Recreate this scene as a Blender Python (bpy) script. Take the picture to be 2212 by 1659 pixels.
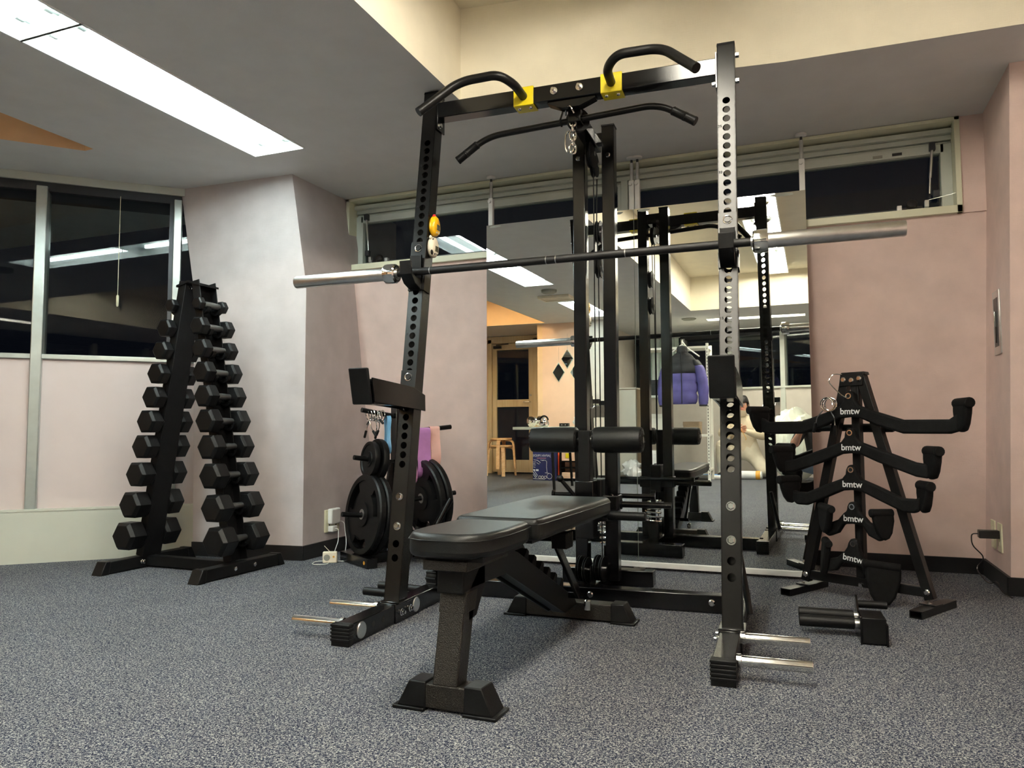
import bpy, bmesh, math, random
from mathutils import Vector, Matrix
random.seed(7)
for o in list(bpy.data.objects): bpy.data.objects.remove(o)
scene = bpy.context.scene
COL = scene.collection
# ------------------------------------------------------------------ camera
CAM_H = .655
cam_d = bpy.data.cameras.new('camera'); cam = bpy.data.objects.new('camera', cam_d); COL.objects.link(cam)
yaw, pitch, roll = [math.radians(a) for a in (21.686, 3.7077, -.1505)]
f0 = Vector((-math.sin(yaw), math.cos(yaw), 0)); r0 = Vector((math.cos(yaw), math.sin(yaw), 0)); u0 = Vector((0, 0, 1))
fw = f0*math.cos(pitch) + u0*math.sin(pitch); up = u0*math.cos(pitch) - f0*math.sin(pitch)
rt = r0*math.cos(roll) + up*math.sin(roll); uu = up*math.cos(roll) - r0*math.sin(roll)
cam.matrix_world = Matrix(((rt.x, uu.x, -fw.x, 0), (rt.y, uu.y, -fw.y, 0), (rt.z, uu.z, -fw.z, CAM_H), (0, 0, 0, 1)))
cam_d.sensor_width = 36; cam_d.sensor_fit = 'HORIZONTAL'; cam_d.lens = 1637.1/2212*36
cam_d.clip_start = .02; cam_d.clip_end = 100
scene.camera = cam
# ------------------------------------------------------------------ world (night outside) and exposure
w = bpy.data.worlds.new('night'); scene.world = w; w.use_nodes = True
w.node_tree.nodes['Background'].inputs[0].default_value = (.0010, .0012, .002, 1)
w.node_tree.nodes['Background'].inputs[1].default_value = 1
vs = scene.view_settings
vs.view_transform = 'Standard'; vs.look = 'None'; vs.gamma = 1; vs.use_curve_mapping = False
vs.exposure = EXPOSURE = 1.25
# fluorescent tube radiances (the lamps themselves are built further down)
TUBE_COOL = ((.86, 1.0, .98), 20.0)
TUBE_WARM = ((1.0, .92, .77), 41.0)
TUBE_ORANGE = ((1.0, .70, .38), 16.0)

# ------------------------------------------------------------------ material helpers
def srgb(r, g, b):
    def c(x):
        x /= 255.; return x/12.92 if x <= .04045 else ((x+.055)/1.055)**2.4
    return (c(r), c(g), c(b), 1)
MATS = {}
def mat(name, col, rough=.5, metal=0., spec=.5, coat=0., bump=None, vary=None, emit=None, sheen=0):
    """principled; bump=(scale,strength,detail); vary=(scale,amount): procedural colour variation"""
    m = bpy.data.materials.new(name); m.use_nodes = True; MATS[name] = m
    nt = m.node_tree; b = nt.nodes['Principled BSDF']
    b.inputs['Base Color'].default_value = col; b.inputs['Roughness'].default_value = rough
    b.inputs['Metallic'].default_value = metal; b.inputs['Specular IOR Level'].default_value = spec
    b.inputs['Coat Weight'].default_value = coat; b.inputs['Coat Roughness'].default_value = .12
    b.inputs['Sheen Weight'].default_value = sheen
    tc = nt.nodes.new('ShaderNodeTexCoord')
    if vary:
        n = nt.nodes.new('ShaderNodeTexNoise'); n.inputs['Scale'].default_value = vary[0]; n.inputs['Detail'].default_value = 4
        nt.links.new(tc.outputs['Object'], n.inputs['Vector'])
        r = nt.nodes.new('ShaderNodeValToRGB'); a = vary[1]
        r.color_ramp.elements[0].position = .3; r.color_ramp.elements[1].position = .7
        r.color_ramp.elements[0].color = tuple(max(0, c*(1-a)) for c in col[:3])+(1,)
        r.color_ramp.elements[1].color = tuple(min(1, c*(1+a)) for c in col[:3])+(1,)
        nt.links.new(n.outputs['Fac'], r.inputs['Fac']); nt.links.new(r.outputs['Color'], b.inputs['Base Color'])
    if bump:
        n = nt.nodes.new('ShaderNodeTexNoise'); n.inputs['Scale'].default_value = bump[0]; n.inputs['Detail'].default_value = bump[2]
        nt.links.new(tc.outputs['Object'], n.inputs['Vector'])
        bp = nt.nodes.new('ShaderNodeBump'); bp.inputs['Strength'].default_value = bump[1]; bp.inputs['Distance'].default_value = .002
        nt.links.new(n.outputs['Fac'], bp.inputs['Height']); nt.links.new(bp.outputs['Normal'], b.inputs['Normal'])
    if emit:
        b.inputs['Emission Color'].default_value = tuple(emit[0])+(1,); b.inputs['Emission Strength'].default_value = emit[1]
    return m
def wallpaper(name, col, amt=.06):
    """woven vinyl wallpaper: fine cross weave relief, faint mottling"""
    m = mat(name, col, .75, spec=.25, vary=(9, amt)); nt = m.node_tree; b = nt.nodes['Principled BSDF']
    tc = nt.nodes['Texture Coordinate']
    hs = []
    for s in ((30, 30, 420), (420, 420, 30)):
        mp = nt.nodes.new('ShaderNodeMapping'); mp.inputs['Scale'].default_value = s
        nt.links.new(tc.outputs['Object'], mp.inputs['Vector'])
        n = nt.nodes.new('ShaderNodeTexNoise'); n.inputs['Scale'].default_value = 1; n.inputs['Detail'].default_value = 2
        nt.links.new(mp.outputs['Vector'], n.inputs['Vector']); hs.append(n)
    a = nt.nodes.new('ShaderNodeMath'); a.operation = 'ADD'
    nt.links.new(hs[0].outputs['Fac'], a.inputs[0]); nt.links.new(hs[1].outputs['Fac'], a.inputs[1])
    bp = nt.nodes.new('ShaderNodeBump'); bp.inputs['Strength'].default_value = .25; bp.inputs['Distance'].default_value = .002
    nt.links.new(a.outputs[0], bp.inputs['Height']); nt.links.new(bp.outputs['Normal'], b.inputs['Normal'])
    return m
def carpet():
    m = mat('carpet', (.05, .05, .06, 1), .95, spec=.1); nt = m.node_tree; b = nt.nodes['Principled BSDF']
    tc = nt.nodes['Texture Coordinate']
    n = nt.nodes.new('ShaderNodeTexNoise'); n.inputs['Scale'].default_value = 260; n.inputs['Detail'].default_value = 1.5; n.inputs['Roughness'].default_value = .6
    n.inputs['Distortion'].default_value = 1.2
    nt.links.new(tc.outputs['Object'], n.inputs['Vector'])
    r = nt.nodes.new('ShaderNodeValToRGB'); e = r.color_ramp.elements
    e[0].position = .38; e[0].color = (.010, .014, .032, 1); e[1].position = .63; e[1].color = (.40, .40, .375, 1)
    k = e.new(.50); k.color = (.040, .050, .082, 1)
    nt.links.new(n.outputs['Fac'], r.inputs['Fac'])
    n2 = nt.nodes.new('ShaderNodeTexNoise'); n2.inputs['Scale'].default_value = 3; n2.inputs['Detail'].default_value = 5
    nt.links.new(tc.outputs['Object'], n2.inputs['Vector'])
    mr = nt.nodes.new('ShaderNodeMapRange'); mr.inputs['To Min'].default_value = .8; mr.inputs['To Max'].default_value = 1.15
    nt.links.new(n2.outputs['Fac'], mr.inputs['Value'])
    mx = nt.nodes.new('ShaderNodeMix'); mx.data_type = 'RGBA'; mx.blend_type = 'MULTIPLY'; mx.inputs['Factor'].default_value = 1
    nt.links.new(r.outputs['Color'], mx.inputs[6]); nt.links.new(mr.outputs['Result'], mx.inputs[7])
    nt.links.new(mx.outputs[2], b.inputs['Base Color'])
    bp = nt.nodes.new('ShaderNodeBump'); bp.inputs['Strength'].default_value = .6; bp.inputs['Distance'].default_value = .004
    nt.links.new(n.outputs['Fac'], bp.inputs['Height']); nt.links.new(bp.outputs['Normal'], b.inputs['Normal'])
    return m
def pane_glass(name, rough=.0, tint=(.9, .95, .95)):
    m = bpy.data.materials.new(name); m.use_nodes = True; MATS[name] = m; nt = m.node_tree
    for n in list(nt.nodes): nt.nodes.remove(n)
    o = nt.nodes.new('ShaderNodeOutputMaterial'); t = nt.nodes.new('ShaderNodeBsdfTransparent'); g = nt.nodes.new('ShaderNodeBsdfGlossy')
    t.inputs[0].default_value = tint+(1,); g.inputs['Roughness'].default_value = rough
    fr = nt.nodes.new('ShaderNodeFresnel'); fr.inputs[0].default_value = 1.42; mx = nt.nodes.new('ShaderNodeMixShader')
    nt.links.new(fr.outputs[0], mx.inputs[0]); nt.links.new(t.outputs[0], mx.inputs[1]); nt.links.new(g.outputs[0], mx.inputs[2]); nt.links.new(mx.outputs[0], o.inputs[0])
    return m
def wood(name, c1, c2, axis=(2, 30, 30)):
    m = mat(name, c1, .4); nt = m.node_tree; b = nt.nodes['Principled BSDF']; tc = nt.nodes['Texture Coordinate']
    mp = nt.nodes.new('ShaderNodeMapping'); mp.inputs['Scale'].default_value = axis; nt.links.new(tc.outputs['Object'], mp.inputs['Vector'])
    n = nt.nodes.new('ShaderNodeTexNoise'); n.inputs['Scale'].default_value = 1.5; n.inputs['Detail'].default_value = 6; nt.links.new(mp.outputs['Vector'], n.inputs['Vector'])
    r = nt.nodes.new('ShaderNodeValToRGB'); r.color_ramp.elements[0].color = c1; r.color_ramp.elements[1].color = c2
    r.color_ramp.elements[0].position = .35; r.color_ramp.elements[1].position = .65
    nt.links.new(n.outputs['Fac'], r.inputs['Fac']); nt.links.new(r.outputs['Color'], b.inputs['Base Color'])
    return m

carpet()
wallpaper('pink', srgb(230, 206, 198)); wallpaper('pillar', srgb(198, 190, 190)); wallpaper('cream', srgb(236, 229, 208), .03)
wallpaper('ceil', srgb(222, 222, 220), .03); wallpaper('peach', srgb(240, 205, 178), .03); wallpaper('orange_wall', srgb(240, 208, 168), .03)
wallpaper('grey_wall', srgb(206, 200, 190), .04)
mat('base_black', srgb(24, 24, 26), .45, vary=(6, .3))
mat('panel_pink', srgb(204, 190, 187), .5, vary=(4, .03))
mat('counter_white', srgb(196, 198, 186), .4, vary=(5, .03))
mat('sash', srgb(200, 205, 196), .35, vary=(8, .04)); mat('sash_frame', srgb(226, 226, 200), .4, vary=(8, .03))
mat('alu', srgb(190, 196, 192), .28, .7, vary=(20, .05)); mat('dark_rail', srgb(60, 62, 66), .35, .4)
mat('paint', (.0035, .0035, .004, 1), .14, spec=.45, bump=(900, .05, 2))
mat('upright_paint', (.005, .0047, .0044, 1), .27, spec=.40, bump=(900, .05, 2))
mat('satin', (.005, .005, .0053, 1), .34, spec=.25, bump=(700, .15, 2), vary=(40, .25))
mat('matte_black', (.0042, .0044, .005, 1), .5, spec=.22, bump=(500, .2, 2), vary=(30, .3))
mat('rubber', (.0042, .0044, .0048, 1), .42, spec=.26, bump=(260, .2, 3), vary=(12, .35))
mat('hammer', (.034, .030, .026, 1), .32, .6, bump=(420, .9, 3), vary=(600, .7))
mat('vinyl', (.007, .0076, .0076, 1), .40, spec=.36, bump=(350, .18, 3), vary=(14, .2))
mat('foam', (.0055, .0055, .0058, 1), .7, spec=.15, bump=(700, .5, 2), vary=(60, .3))
mat('void', (.0015, .0015, .0015, 1), .9)
mat('chrome', (.82, .82, .80, 1), .10, 1., vary=(60, .08)); mat('steel', (.66, .66, .65, 1), .30, 1., bump=(900, .06, 2), vary=(30, .08))
mat('knurl', (.22, .22, .22, 1), .38, .9, bump=(1500, .4, 1))
mat('bar_shaft', (.030, .030, .031, 1), .34, .7, bump=(1500, .3, 1))
mat('yellow', srgb(226, 205, 10), .38, coat=.3, vary=(50, .06)); mat('timer_yellow', srgb(250, 190, 8), .3, coat=.4, vary=(20, .04))
mat('red', srgb(225, 40, 45), .35, vary=(20, .05)); mat('orange_plastic', srgb(240, 90, 45), .45, vary=(20, .05)); mat('pinkish', srgb(232, 150, 160), .4, vary=(20, .05))
mat('white_plastic', srgb(232, 232, 228), .35, vary=(20, .03)); mat('ivory', srgb(232, 228, 196), .4, vary=(20, .03))
mat('cream_plastic', srgb(238, 228, 206), .35, vary=(20, .03)); mat('lcd', srgb(92, 90, 74), .15, vary=(40, .1)); mat('dark_plastic', srgb(26, 24, 24), .3, vary=(20, .2))
mat('white_foam', srgb(226, 226, 222), .6, vary=(15, .03)); mat('print_white', srgb(225, 225, 225), .6, vary=(30, .04)); mat('print_black', srgb(16, 16, 18), .6, vary=(30, .2))
mat('trough', srgb(240, 242, 240), .35, vary=(8, .02)); mat('socket', srgb(214, 226, 224), .4, vary=(30, .03))
mat('tube_cool', (.9, .9, .9, 1), .4, emit=TUBE_COOL); mat('tube_warm', (.9, .9, .9, 1), .4, emit=TUBE_WARM); mat('tube_orange', (.9, .9, .9, 1), .4, emit=TUBE_ORANGE)
mat('band_purple', srgb(190, 130, 190), .35, vary=(12, .12)); mat('band_peach', srgb(240, 190, 178), .35, vary=(12, .08)); mat('band_blue', srgb(110, 165, 205), .35, vary=(12, .1)); mat('band_pink', srgb(205, 140, 180), .35, vary=(12, .1))
mat('navy', srgb(38, 44, 100), .5, vary=(6, .06)); mat('jacket_blue', srgb(74, 70, 130), .7, bump=(120, .3, 3), vary=(10, .15)); mat('jacket_black', srgb(28, 30, 34), .7, bump=(120, .3, 3), vary=(10, .2))
mat('skin', srgb(205, 150, 122), .5, vary=(40, .08)); mat('hair', srgb(22, 19, 18), .5, bump=(300, .6, 2), vary=(90, .3))
mat('sweater', srgb(216, 202, 176), .85, bump=(260, .5, 3), vary=(12, .08), sheen=.2); mat('trousers', srgb(224, 216, 196), .85, bump=(260, .4, 3), vary=(12, .08))
mat('black_cloth', srgb(24, 24, 27), .85, bump=(200, .4, 3), vary=(12, .25)); mat('denim', srgb(120, 140, 160), .85, bump=(300, .4, 3), vary=(16, .15)); mat('lips', srgb(170, 92, 84), .5, vary=(40, .08))
mat('polybag', srgb(226, 232, 218), .22, spec=.6, bump=(24, 1., 5), vary=(7, .12)); mat('paper_white', srgb(228, 230, 230), .5, bump=(40, .5, 3), vary=(9, .05)); mat('blue_print', srgb(110, 160, 215), .5, vary=(9, .1))
mat('tape_orange', srgb(226, 165, 60), .4, vary=(18, .12)); mat('phone_pink', srgb(236, 205, 198), .25, vary=(20, .03)); mat('cardboard', srgb(190, 150, 105), .7, vary=(14, .08))
mat('curtain', srgb(200, 214, 208), .7, vary=(6, .06)); mat('cabinet', srgb(226, 222, 210), .5, vary=(5, .03)); mat('brown_panel', srgb(150, 130, 104), .55, vary=(8, .08)); mat('table_top', srgb(196, 196, 178), .35, vary=(6, .04))
wood('birch', srgb(222, 176, 126), srgb(240, 202, 152)); wood('door_wood', srgb(230, 210, 170), srgb(240, 224, 190), (30, 30, 2)); wood('shelf_wood', srgb(150, 90, 60), srgb(190, 120, 80))
mat('mirror_silver', (.90, .93, .90, 1), .0, 1.); mat('mirror_edge', srgb(190, 205, 190), .2, vary=(20, .05)); mat('smear', srgb(168, 172, 162), .6, vary=(40, .1))
pane_glass('glass'); pane_glass('clear_bag', .12, (.93, .95, .9))
mat('shelf_white', srgb(228, 228, 218), .4, vary=(20, .04)); mat('grey_plastic', srgb(150, 150, 140), .5, vary=(20, .06)); mat('sneaker_white', srgb(225, 225, 222), .6, vary=(20, .04))

# ------------------------------------------------------------------ mesh helpers
class MB:
    def __init__(s): s.v = []; s.f = []
    def add(s, vs, fs):
        b = len(s.v); s.v += [tuple(v) for v in vs]; s.f += [tuple(b+i for i in f) for f in fs]; return s
    def bx(s, x0, x1, y0, y1, z0, z1):
        return s.add([(x0, y0, z0), (x1, y0, z0), (x1, y1, z0), (x0, y1, z0), (x0, y0, z1), (x1, y0, z1), (x1, y1, z1), (x0, y1, z1)],
                     [(3, 2, 1, 0), (4, 5, 6, 7), (0, 1, 5, 4), (1, 2, 6, 5), (2, 3, 7, 6), (3, 0, 4, 7)])
    def hexa(s, q0, q1):
        """solid between two quads (lists of 4 points, same winding)"""
        return s.add(list(q0)+list(q1), [(3, 2, 1, 0), (4, 5, 6, 7), (0, 1, 5, 4), (1, 2, 6, 5), (2, 3, 7, 6), (3, 0, 4, 7)])
    def bar(s, a, b, wd, ht, upv=(0, 0, 1)):
        """rectangular bar from a to b; wd across, ht along upv"""
        a = Vector(a); b = Vector(b); d = (b-a).normalized(); u = Vector(upv); u = (u-d*u.dot(d)).normalized(); r = d.cross(u)
        q = lambda p: [p-r*wd/2-u*ht/2, p+r*wd/2-u*ht/2, p+r*wd/2+u*ht/2, p-r*wd/2+u*ht/2]
        return s.hexa(q(a), q(b))
    def ring(s, c, d, r, n, ref=None):
        d = Vector(d).normalized(); ref = Vector(ref) if ref else (Vector((0, 0, 1)) if abs(d.z) < .9 else Vector((1, 0, 0)))
        u = (ref-d*ref.dot(d)).normalized(); v = d.cross(u); c = Vector(c)
        return [c+u*math.cos(2*math.pi*i/n)*r+v*math.sin(2*math.pi*i/n)*r for i in range(n)]
    def loft(s, rings, cap=True, closed=False):
        n = len(rings[0]); b = len(s.v)
        for r in rings: s.v += [tuple(p) for p in r]
        m = len(rings)
        for i in range(m if closed else m-1):
            j = (i+1) % m
            for k in range(n): s.f.append((b+i*n+k, b+i*n+(k+1) % n, b+j*n+(k+1) % n, b+j*n+k))
        if cap and not closed:
            s.f.append(tuple(b+k for k in reversed(range(n)))); s.f.append(tuple(b+(m-1)*n+k for k in range(n)))
        return s
    def cyl(s, a, b, r, n=16, r2=None, cap=True):
        d = Vector(b)-Vector(a); return s.loft([s.ring(a, d, r, n), s.ring(b, d, r if r2 is None else r2, n)], cap)
    def lathe(s, prof, o, d, n=20):
        """prof = [(radius, along)]"""
        o = Vector(o); d = Vector(d).normalized(); return s.loft([s.ring(o+d*h, d, max(r, 1e-4), n) for r, h in prof])
    def tube(s, path, r, n=10, closed=False):
        P = [Vector(p) for p in path]; m = len(P); rings = []; u = None
        for i in range(m):
            if closed: d = (P[(i+1) % m]-P[i-1]).normalized()
            else: d = (P[min(i+1, m-1)]-P[max(i-1, 0)]).normalized()
            if u is None: u = Vector((0, 0, 1)) if abs(d.z) < .9 else Vector((1, 0, 0))
            u = (u-d*u.dot(d)).normalized(); v = d.cross(u); rr = r[i] if isinstance(r, (list, tuple)) else r
            rings.append([P[i]+u*math.cos(2*math.pi*k/n)*rr+v*math.sin(2*math.pi*k/n)*rr for k in range(n)])
        return s.loft(rings, True, closed)
    def prism(s, poly, fn, a, b):
        """poly of 2-d points; fn(p,q,h)->3-d; solid between heights a and b"""
        return s.loft([[fn(p, q, a) for p, q in poly], [fn(p, q, b) for p, q in poly]])
    def ball(s, c, r, n=14, m=9, sc=(1, 1, 1)):
        c = Vector(c); rings = []
        for i in range(m):
            t = math.pi*(i+.02)/(m-1+.04); rings.append([c+Vector((sc[0]*r*math.sin(t)*math.cos(2*math.pi*k/n), sc[1]*r*math.sin(t)*math.sin(2*math.pi*k/n), -sc[2]*r*math.cos(t))) for k in range(n)])
        return s.loft(rings)
    def xf(s, M): s.v = [tuple(M @ Vector(v)) for v in s.v]; return s
    def build(s, name, m, parent=None, smooth=34, bev=0, seg=2, sub=0):
        me = bpy.data.meshes.new(name); me.from_pydata(s.v, [], s.f)
        bm = bmesh.new(); bm.from_mesh(me); bmesh.ops.recalc_face_normals(bm, faces=bm.faces); bm.to_mesh(me); bm.free()
        for p in me.polygons: p.use_smooth = True
        me.set_sharp_from_angle(angle=math.radians(smooth)); me.update()
        me.materials.append(MATS[m] if isinstance(m, str) else m)
        o = bpy.data.objects.new(name, me); COL.objects.link(o)
        if parent is not None: o.parent = parent
        if bev:
            md = o.modifiers.new('edge', 'BEVEL'); md.width = bev; md.segments = seg; md.limit_method = 'ANGLE'; md.angle_limit = math.radians(40)
        if sub:
            md = o.modifiers.new('round', 'SUBSURF'); md.levels = sub; md.render_levels = sub
        return o
def tag(o, label, cat, group=None):
    o['label'] = label; o['category'] = cat
    if group: o['group'] = group
    return o
def thing(name, label, cat, loc=(0, 0, 0), rz=0, group=None):
    o = bpy.data.objects.new(name, None); COL.objects.link(o); o.location = loc; o.rotation_euler = (0, 0, rz); o.empty_display_size = .1
    return tag(o, label, cat, group)
def struct(o, label=None, cat=None):
    o['kind'] = 'structure'
    if label: o['label'] = label
    if cat: o['category'] = cat
    return o
def copy_tree(o, parent=None):
    c = o.copy(); COL.objects.link(c); c.parent = parent
    for ch in list(o.children): copy_tree(ch, c)
    return c
def text(name, s, size, M, m, parent=None, ext=.0003, align='CENTER', bold=False):
    cu = bpy.data.curves.new(name, 'FONT'); cu.body = s; cu.size = size; cu.extrude = ext; cu.align_x = align; cu.align_y = 'CENTER'
    if bold: cu.offset = size*.016
    tmp = bpy.data.objects.new('tmp', cu); COL.objects.link(tmp); dg = bpy.context.evaluated_depsgraph_get()
    me = bpy.data.meshes.new_from_object(tmp.evaluated_get(dg)); bpy.data.objects.remove(tmp); bpy.data.curves.remove(cu)
    me.name = name; me.materials.clear(); me.materials.append(MATS[m]); o = bpy.data.objects.new(name, me); COL.objects.link(o)
    if parent is not None: o.parent = parent
    o.matrix_local = M; return o
def fillet(path, rad, n=6):
    """round the corners of a polyline"""
    P = [Vector(p) for p in path]; out = [P[0]]
    for i in range(1, len(P)-1):
        a = (P[i-1]-P[i]); b = (P[i+1]-P[i]); r = min(rad, a.length*.49, b.length*.49); p0 = P[i]+a.normalized()*r; p1 = P[i]+b.normalized()*r
        for k in range(n+1):
            t = k/n; out.append(p0*(1-t)**2+P[i]*2*t*(1-t)+p1*t*t)
    out.append(P[-1]); return out
def rrect(x0, x1, y0, y1, r, n=4):
    pts = []
    for cx, cy, a in ((x1-r, y0+r, -90), (x1-r, y1-r, 0), (x0+r, y1-r, 90), (x0+r, y0+r, 180)):
        for k in range(n+1):
            t = math.radians(a+90*k/n); pts.append((cx+r*math.cos(t), cy+r*math.sin(t)))
    return pts
XZ = lambda p, q, h: (p, h, q)
XY = lambda p, q, h: (p, q, h)
YZ = lambda p, q, h: (h, p, q)
def frame(ox, oy, oz, X, Y, Z):
    X = Vector(X); Y = Vector(Y); Z = Vector(Z)
    return Matrix(((X.x, Y.x, Z.x, ox), (X.y, Y.y, Z.y, oy), (X.z, Y.z, Z.z, oz), (0, 0, 0, 1)))
# ================================================================== STRUCTURE
ZC = 2.035; ZR = 2.43
struct(MB().bx(-8.5, 2.1, -5.2, 4.4, -.06, 0).build('floor', 'carpet'), 'speckled grey-blue loop carpet', 'floor')
RC = [(-1.31, -1.68), (1.3, -1.60), (1.3, 2.97), (-.07, 2.926), (-1.331, 2.776)]
RO = [(-6.4, -1.95), (-3.215, -1.95), (-3.21, 2.59), (-3.27, 2.592), (-6.4, -.82)]
TROUGH = [(-2.553, -2.253, 1.757, 2.963), (-2.553, -2.253, .551, 1.757), (-2.553, -2.253, -1.66, -.454)]
TROUGH_X = (-1.235, -.06, -2.63, -2.43)
def rect(x0, x1, y0, y1): return [(x0, y0), (x1, y0), (x1, y1), (x0, y1)]
bm = bmesh.new()
for loop in [rect(-8.5, 2.1, -5.2, 3.78), RC, RO, rect(*TROUGH_X), rect(-2.553, -2.253, .551, 2.963), rect(*TROUGH[2])]:
    vv = [bm.verts.new((x, y, ZC)) for x, y in loop]
    for i in range(len(vv)): bm.edges.new((vv[i], vv[(i+1) % len(vv)]))
bmesh.ops.triangle_fill(bm, use_beauty=True, edges=bm.edges[:], normal=(0, 0, -1))
me = bpy.data.meshes.new('ceiling'); bm.to_mesh(me); bm.free(); me.materials.append(MATS['ceil'])
o = bpy.data.objects.new('ceiling', me); COL.objects.link(o); struct(o, 'grey white papered ceiling with raised recesses', 'ceiling')
def recess(name, loop, wallm, topm, label):
    b = MB(); n = len(loop)
    for i in range(n):
        (x0, y0), (x1, y1) = loop[i], loop[(i+1) % n]; b.add([(x0, y0, ZC), (x1, y1, ZC), (x1, y1, ZR), (x0, y0, ZR)], [(0, 1, 2, 3)])
    o = b.build(name, wallm); struct(o, label, 'ceiling recess')
    t = MB(); t.add([(x, y, ZR) for x, y in loop], [tuple(range(n))]); t.build('recess_top', topm, o)
recess('ceiling_recess', RC, 'cream', 'cream', 'cream raised ceiling recess above the half rack')
recess('ceiling_recess', RO, 'orange_wall', 'orange_wall', 'orange lit ceiling recess over the entrance')
# back wall: vertical window band, wall below it slopes away towards the floor
struct(MB().prism([(3.745, 1.607), (4.09, 0), (4.35, 0), (4.35, 1.607)], YZ, -2.9, .80).build('wall_back', 'pink'), 'pale pink wall sloping back below the window strip', 'wall')
struct(MB().bx(.625, .80, 3.737, 4.35, 1.607, ZC).build('wall_back', 'pink'), 'narrow pink wall strip beside the window strip', 'wall')
sl = (4.09-3.745)/1.607
struct(MB().prism([(4.078-.075*sl, .075), (4.078, .001), (4.09, .001), (4.09-.075*sl, .075)], YZ, -2.5, .716).build('baseboard_back', 'base_black'), 'black rubber baseboard on the back wall', 'baseboard')
# right projecting wall
struct(MB().prism([(3.605, 0), (4.3, 0), (4.3, ZC), (3.253, ZC)], YZ, .716, 2.1).build('wall_right', 'pink'), 'pink projecting wall at the right with a corner', 'wall')
sr = (3.605-3.253)/ZC
b = MB(); b.prism([(3.595, .001), (4.07, .001), (4.055, .075), (3.595-.075*sr, .075)], YZ, .704, .716)
b.prism([(3.593, .001), (3.605, .001), (3.605-.075*sr, .075), (3.593-.075*sr, .075)], YZ, .704, 2.1)
struct(b.build('baseboard_right', 'base_black'), 'black rubber baseboard around the right wall corner', 'baseboard')
# left pillar, kinked
lv = [(0, [(-3.136, 3.212), (-2.476, 3.287), (-2.505, 4.3), (-3.136, 4.3)]), (1.43, [(-3.169, 3.212), (-2.459, 3.262), (-2.53, 4.3), (-3.169, 4.3)]), (ZC, [(-3.289, 3.216), (-2.547, 3.244), (-2.53, 4.3), (-3.289, 4.3)])]
b = MB(); b.loft([[(x, y, z) for x, y in q] for z, q in lv]); struct(b.build('pillar_left', 'pillar', smooth=5), 'pale pink papered pillar that leans in its upper half', 'pillar')
b = MB(); q = lv[0][1]
b.hexa([(-3.136, 3.201, .001), (-2.468, 3.276, .001), (-2.476, 3.287, .001), (-3.136, 3.212, .001)], [(-3.136, 3.201, .075), (-2.468, 3.276, .075), (-2.476, 3.287, .075), (-3.136, 3.212, .075)])
b.hexa([(-2.476, 3.287, .001), (-2.464, 3.279, .001), (-2.49, 4.09, .001), (-2.505, 4.09, .001)], [(-2.476, 3.287, .075), (-2.464, 3.279, .075), (-2.49, 4.08, .075), (-2.505, 4.08, .075)])
struct(b.build('baseboard_left', 'base_black'), 'black rubber baseboard around the pillar', 'baseboard')
# ---- window strip in the back wall
X0, X1, Z0, Z1 = -2.53, .625, 1.607, 2.033
win = struct(thing('window_1', 'long low clerestory window with pale metal frame under the ceiling', 'window', (0, 0, 0)))
b = MB(); YF = 3.722
b.bx(X0, X1, YF, 3.90, Z0, Z0+.034); b.bx(X0, X1, YF, 3.90, Z1-.016, Z1); b.bx(X0, X0+.022, YF, 3.90, Z0, Z1); b.bx(X1-.022, X1, YF, 3.90, Z0, Z1)
b.build('frame', 'sash_frame', win, bev=.002)
for k, (z, y) in enumerate(((1.995, 3.775), (1.972, 3.80), (1.948, 3.815))):
    MB().bx(X0+.022, X1-.022, y, 3.90, z-.012, z+.010).build('head_rail', 'sash', win, bev=.0015)
for xa, xb in ((X0+.022, -.90), (-.86, X1-.022)):
    b = MB(); b.bx(xa+.03, xb-.03, 3.80, 3.85, 1.905, 1.945); la, lb_ = (.045, .018) if xa < -1 else (.018, .045); b.bx(xa, xa+la, 3.80, 3.85, 1.641, 1.945); b.bx(xb-lb_, xb, 3.80, 3.85, 1.641, 1.945); b.bx(xa, xb, 3.81, 3.85, 1.641, 1.655)
    s_ = b.build('sash', 'sash', win, bev=.002)
    MB().bx(xa+la, xb-lb_, 3.826, 3.832, 1.655, 1.905).build('pane', 'glass', s_)
MB().bx(-.898, -.862, 3.79, 3.86, 1.641, 1.96).build('mullion', 'sash', win, bev=.002)
for sx, xe in ((1, X0+.10), (-1, X1-.10)):
    b = MB(); b.cyl((xe, 3.785, 1.93), (xe+sx*.012, 3.785, 1.79), .006, 10); b.cyl((xe+sx*.012, 3.785, 1.80), (xe+sx*.016, 3.785, 1.72), .0035, 8)
    g = b.build('gas_stay', 'steel', win); MB().bx(xe-.012, xe+.012, 3.775, 3.80, 1.915, 1.95).bx(xe-.002, xe+.022, 3.775, 3.80, 1.70, 1.73).build('stay_bracket', 'dark_rail', g)
    b = MB(); xl = xe+sx*.09
    b.lathe([(.0, 0), (.022, .004), (.026, .016), (.020, .030), (.0, .034)], (xl, 3.80, 1.672), (0, -1, .35), 14); b.bx(xl-.05, xl+.045, 3.785, 3.805, 1.645, 1.668)
    lt = b.build('cam_latch', 'dark_plastic', win, bev=.002); MB().bx(xl+sx*.05-.01, xl+sx*.05+.01, 3.775, 3.80, 1.652, 1.676).bx(xl-sx*.06-.008, xl-sx*.06+.008, 3.775, 3.80, 1.66, 1.69).build('latch_block', 'steel', lt, bev=.001)
MB().cyl((X0+.2, 3.803, 1.664), (-.93, 3.803, 1.664), .003, 6).build('drive_rod', 'dark_rail', win)
MB().cyl((-.83, 3.803, 1.664), (X1-.2, 3.803, 1.664), .003, 6).build('drive_rod', 'dark_rail', win)
MB().cyl((X1-.13, 3.785, 1.69), (X1-.01, 3.74, 1.70), .0012, 6).build('pull_wire', 'steel', win)
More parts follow.
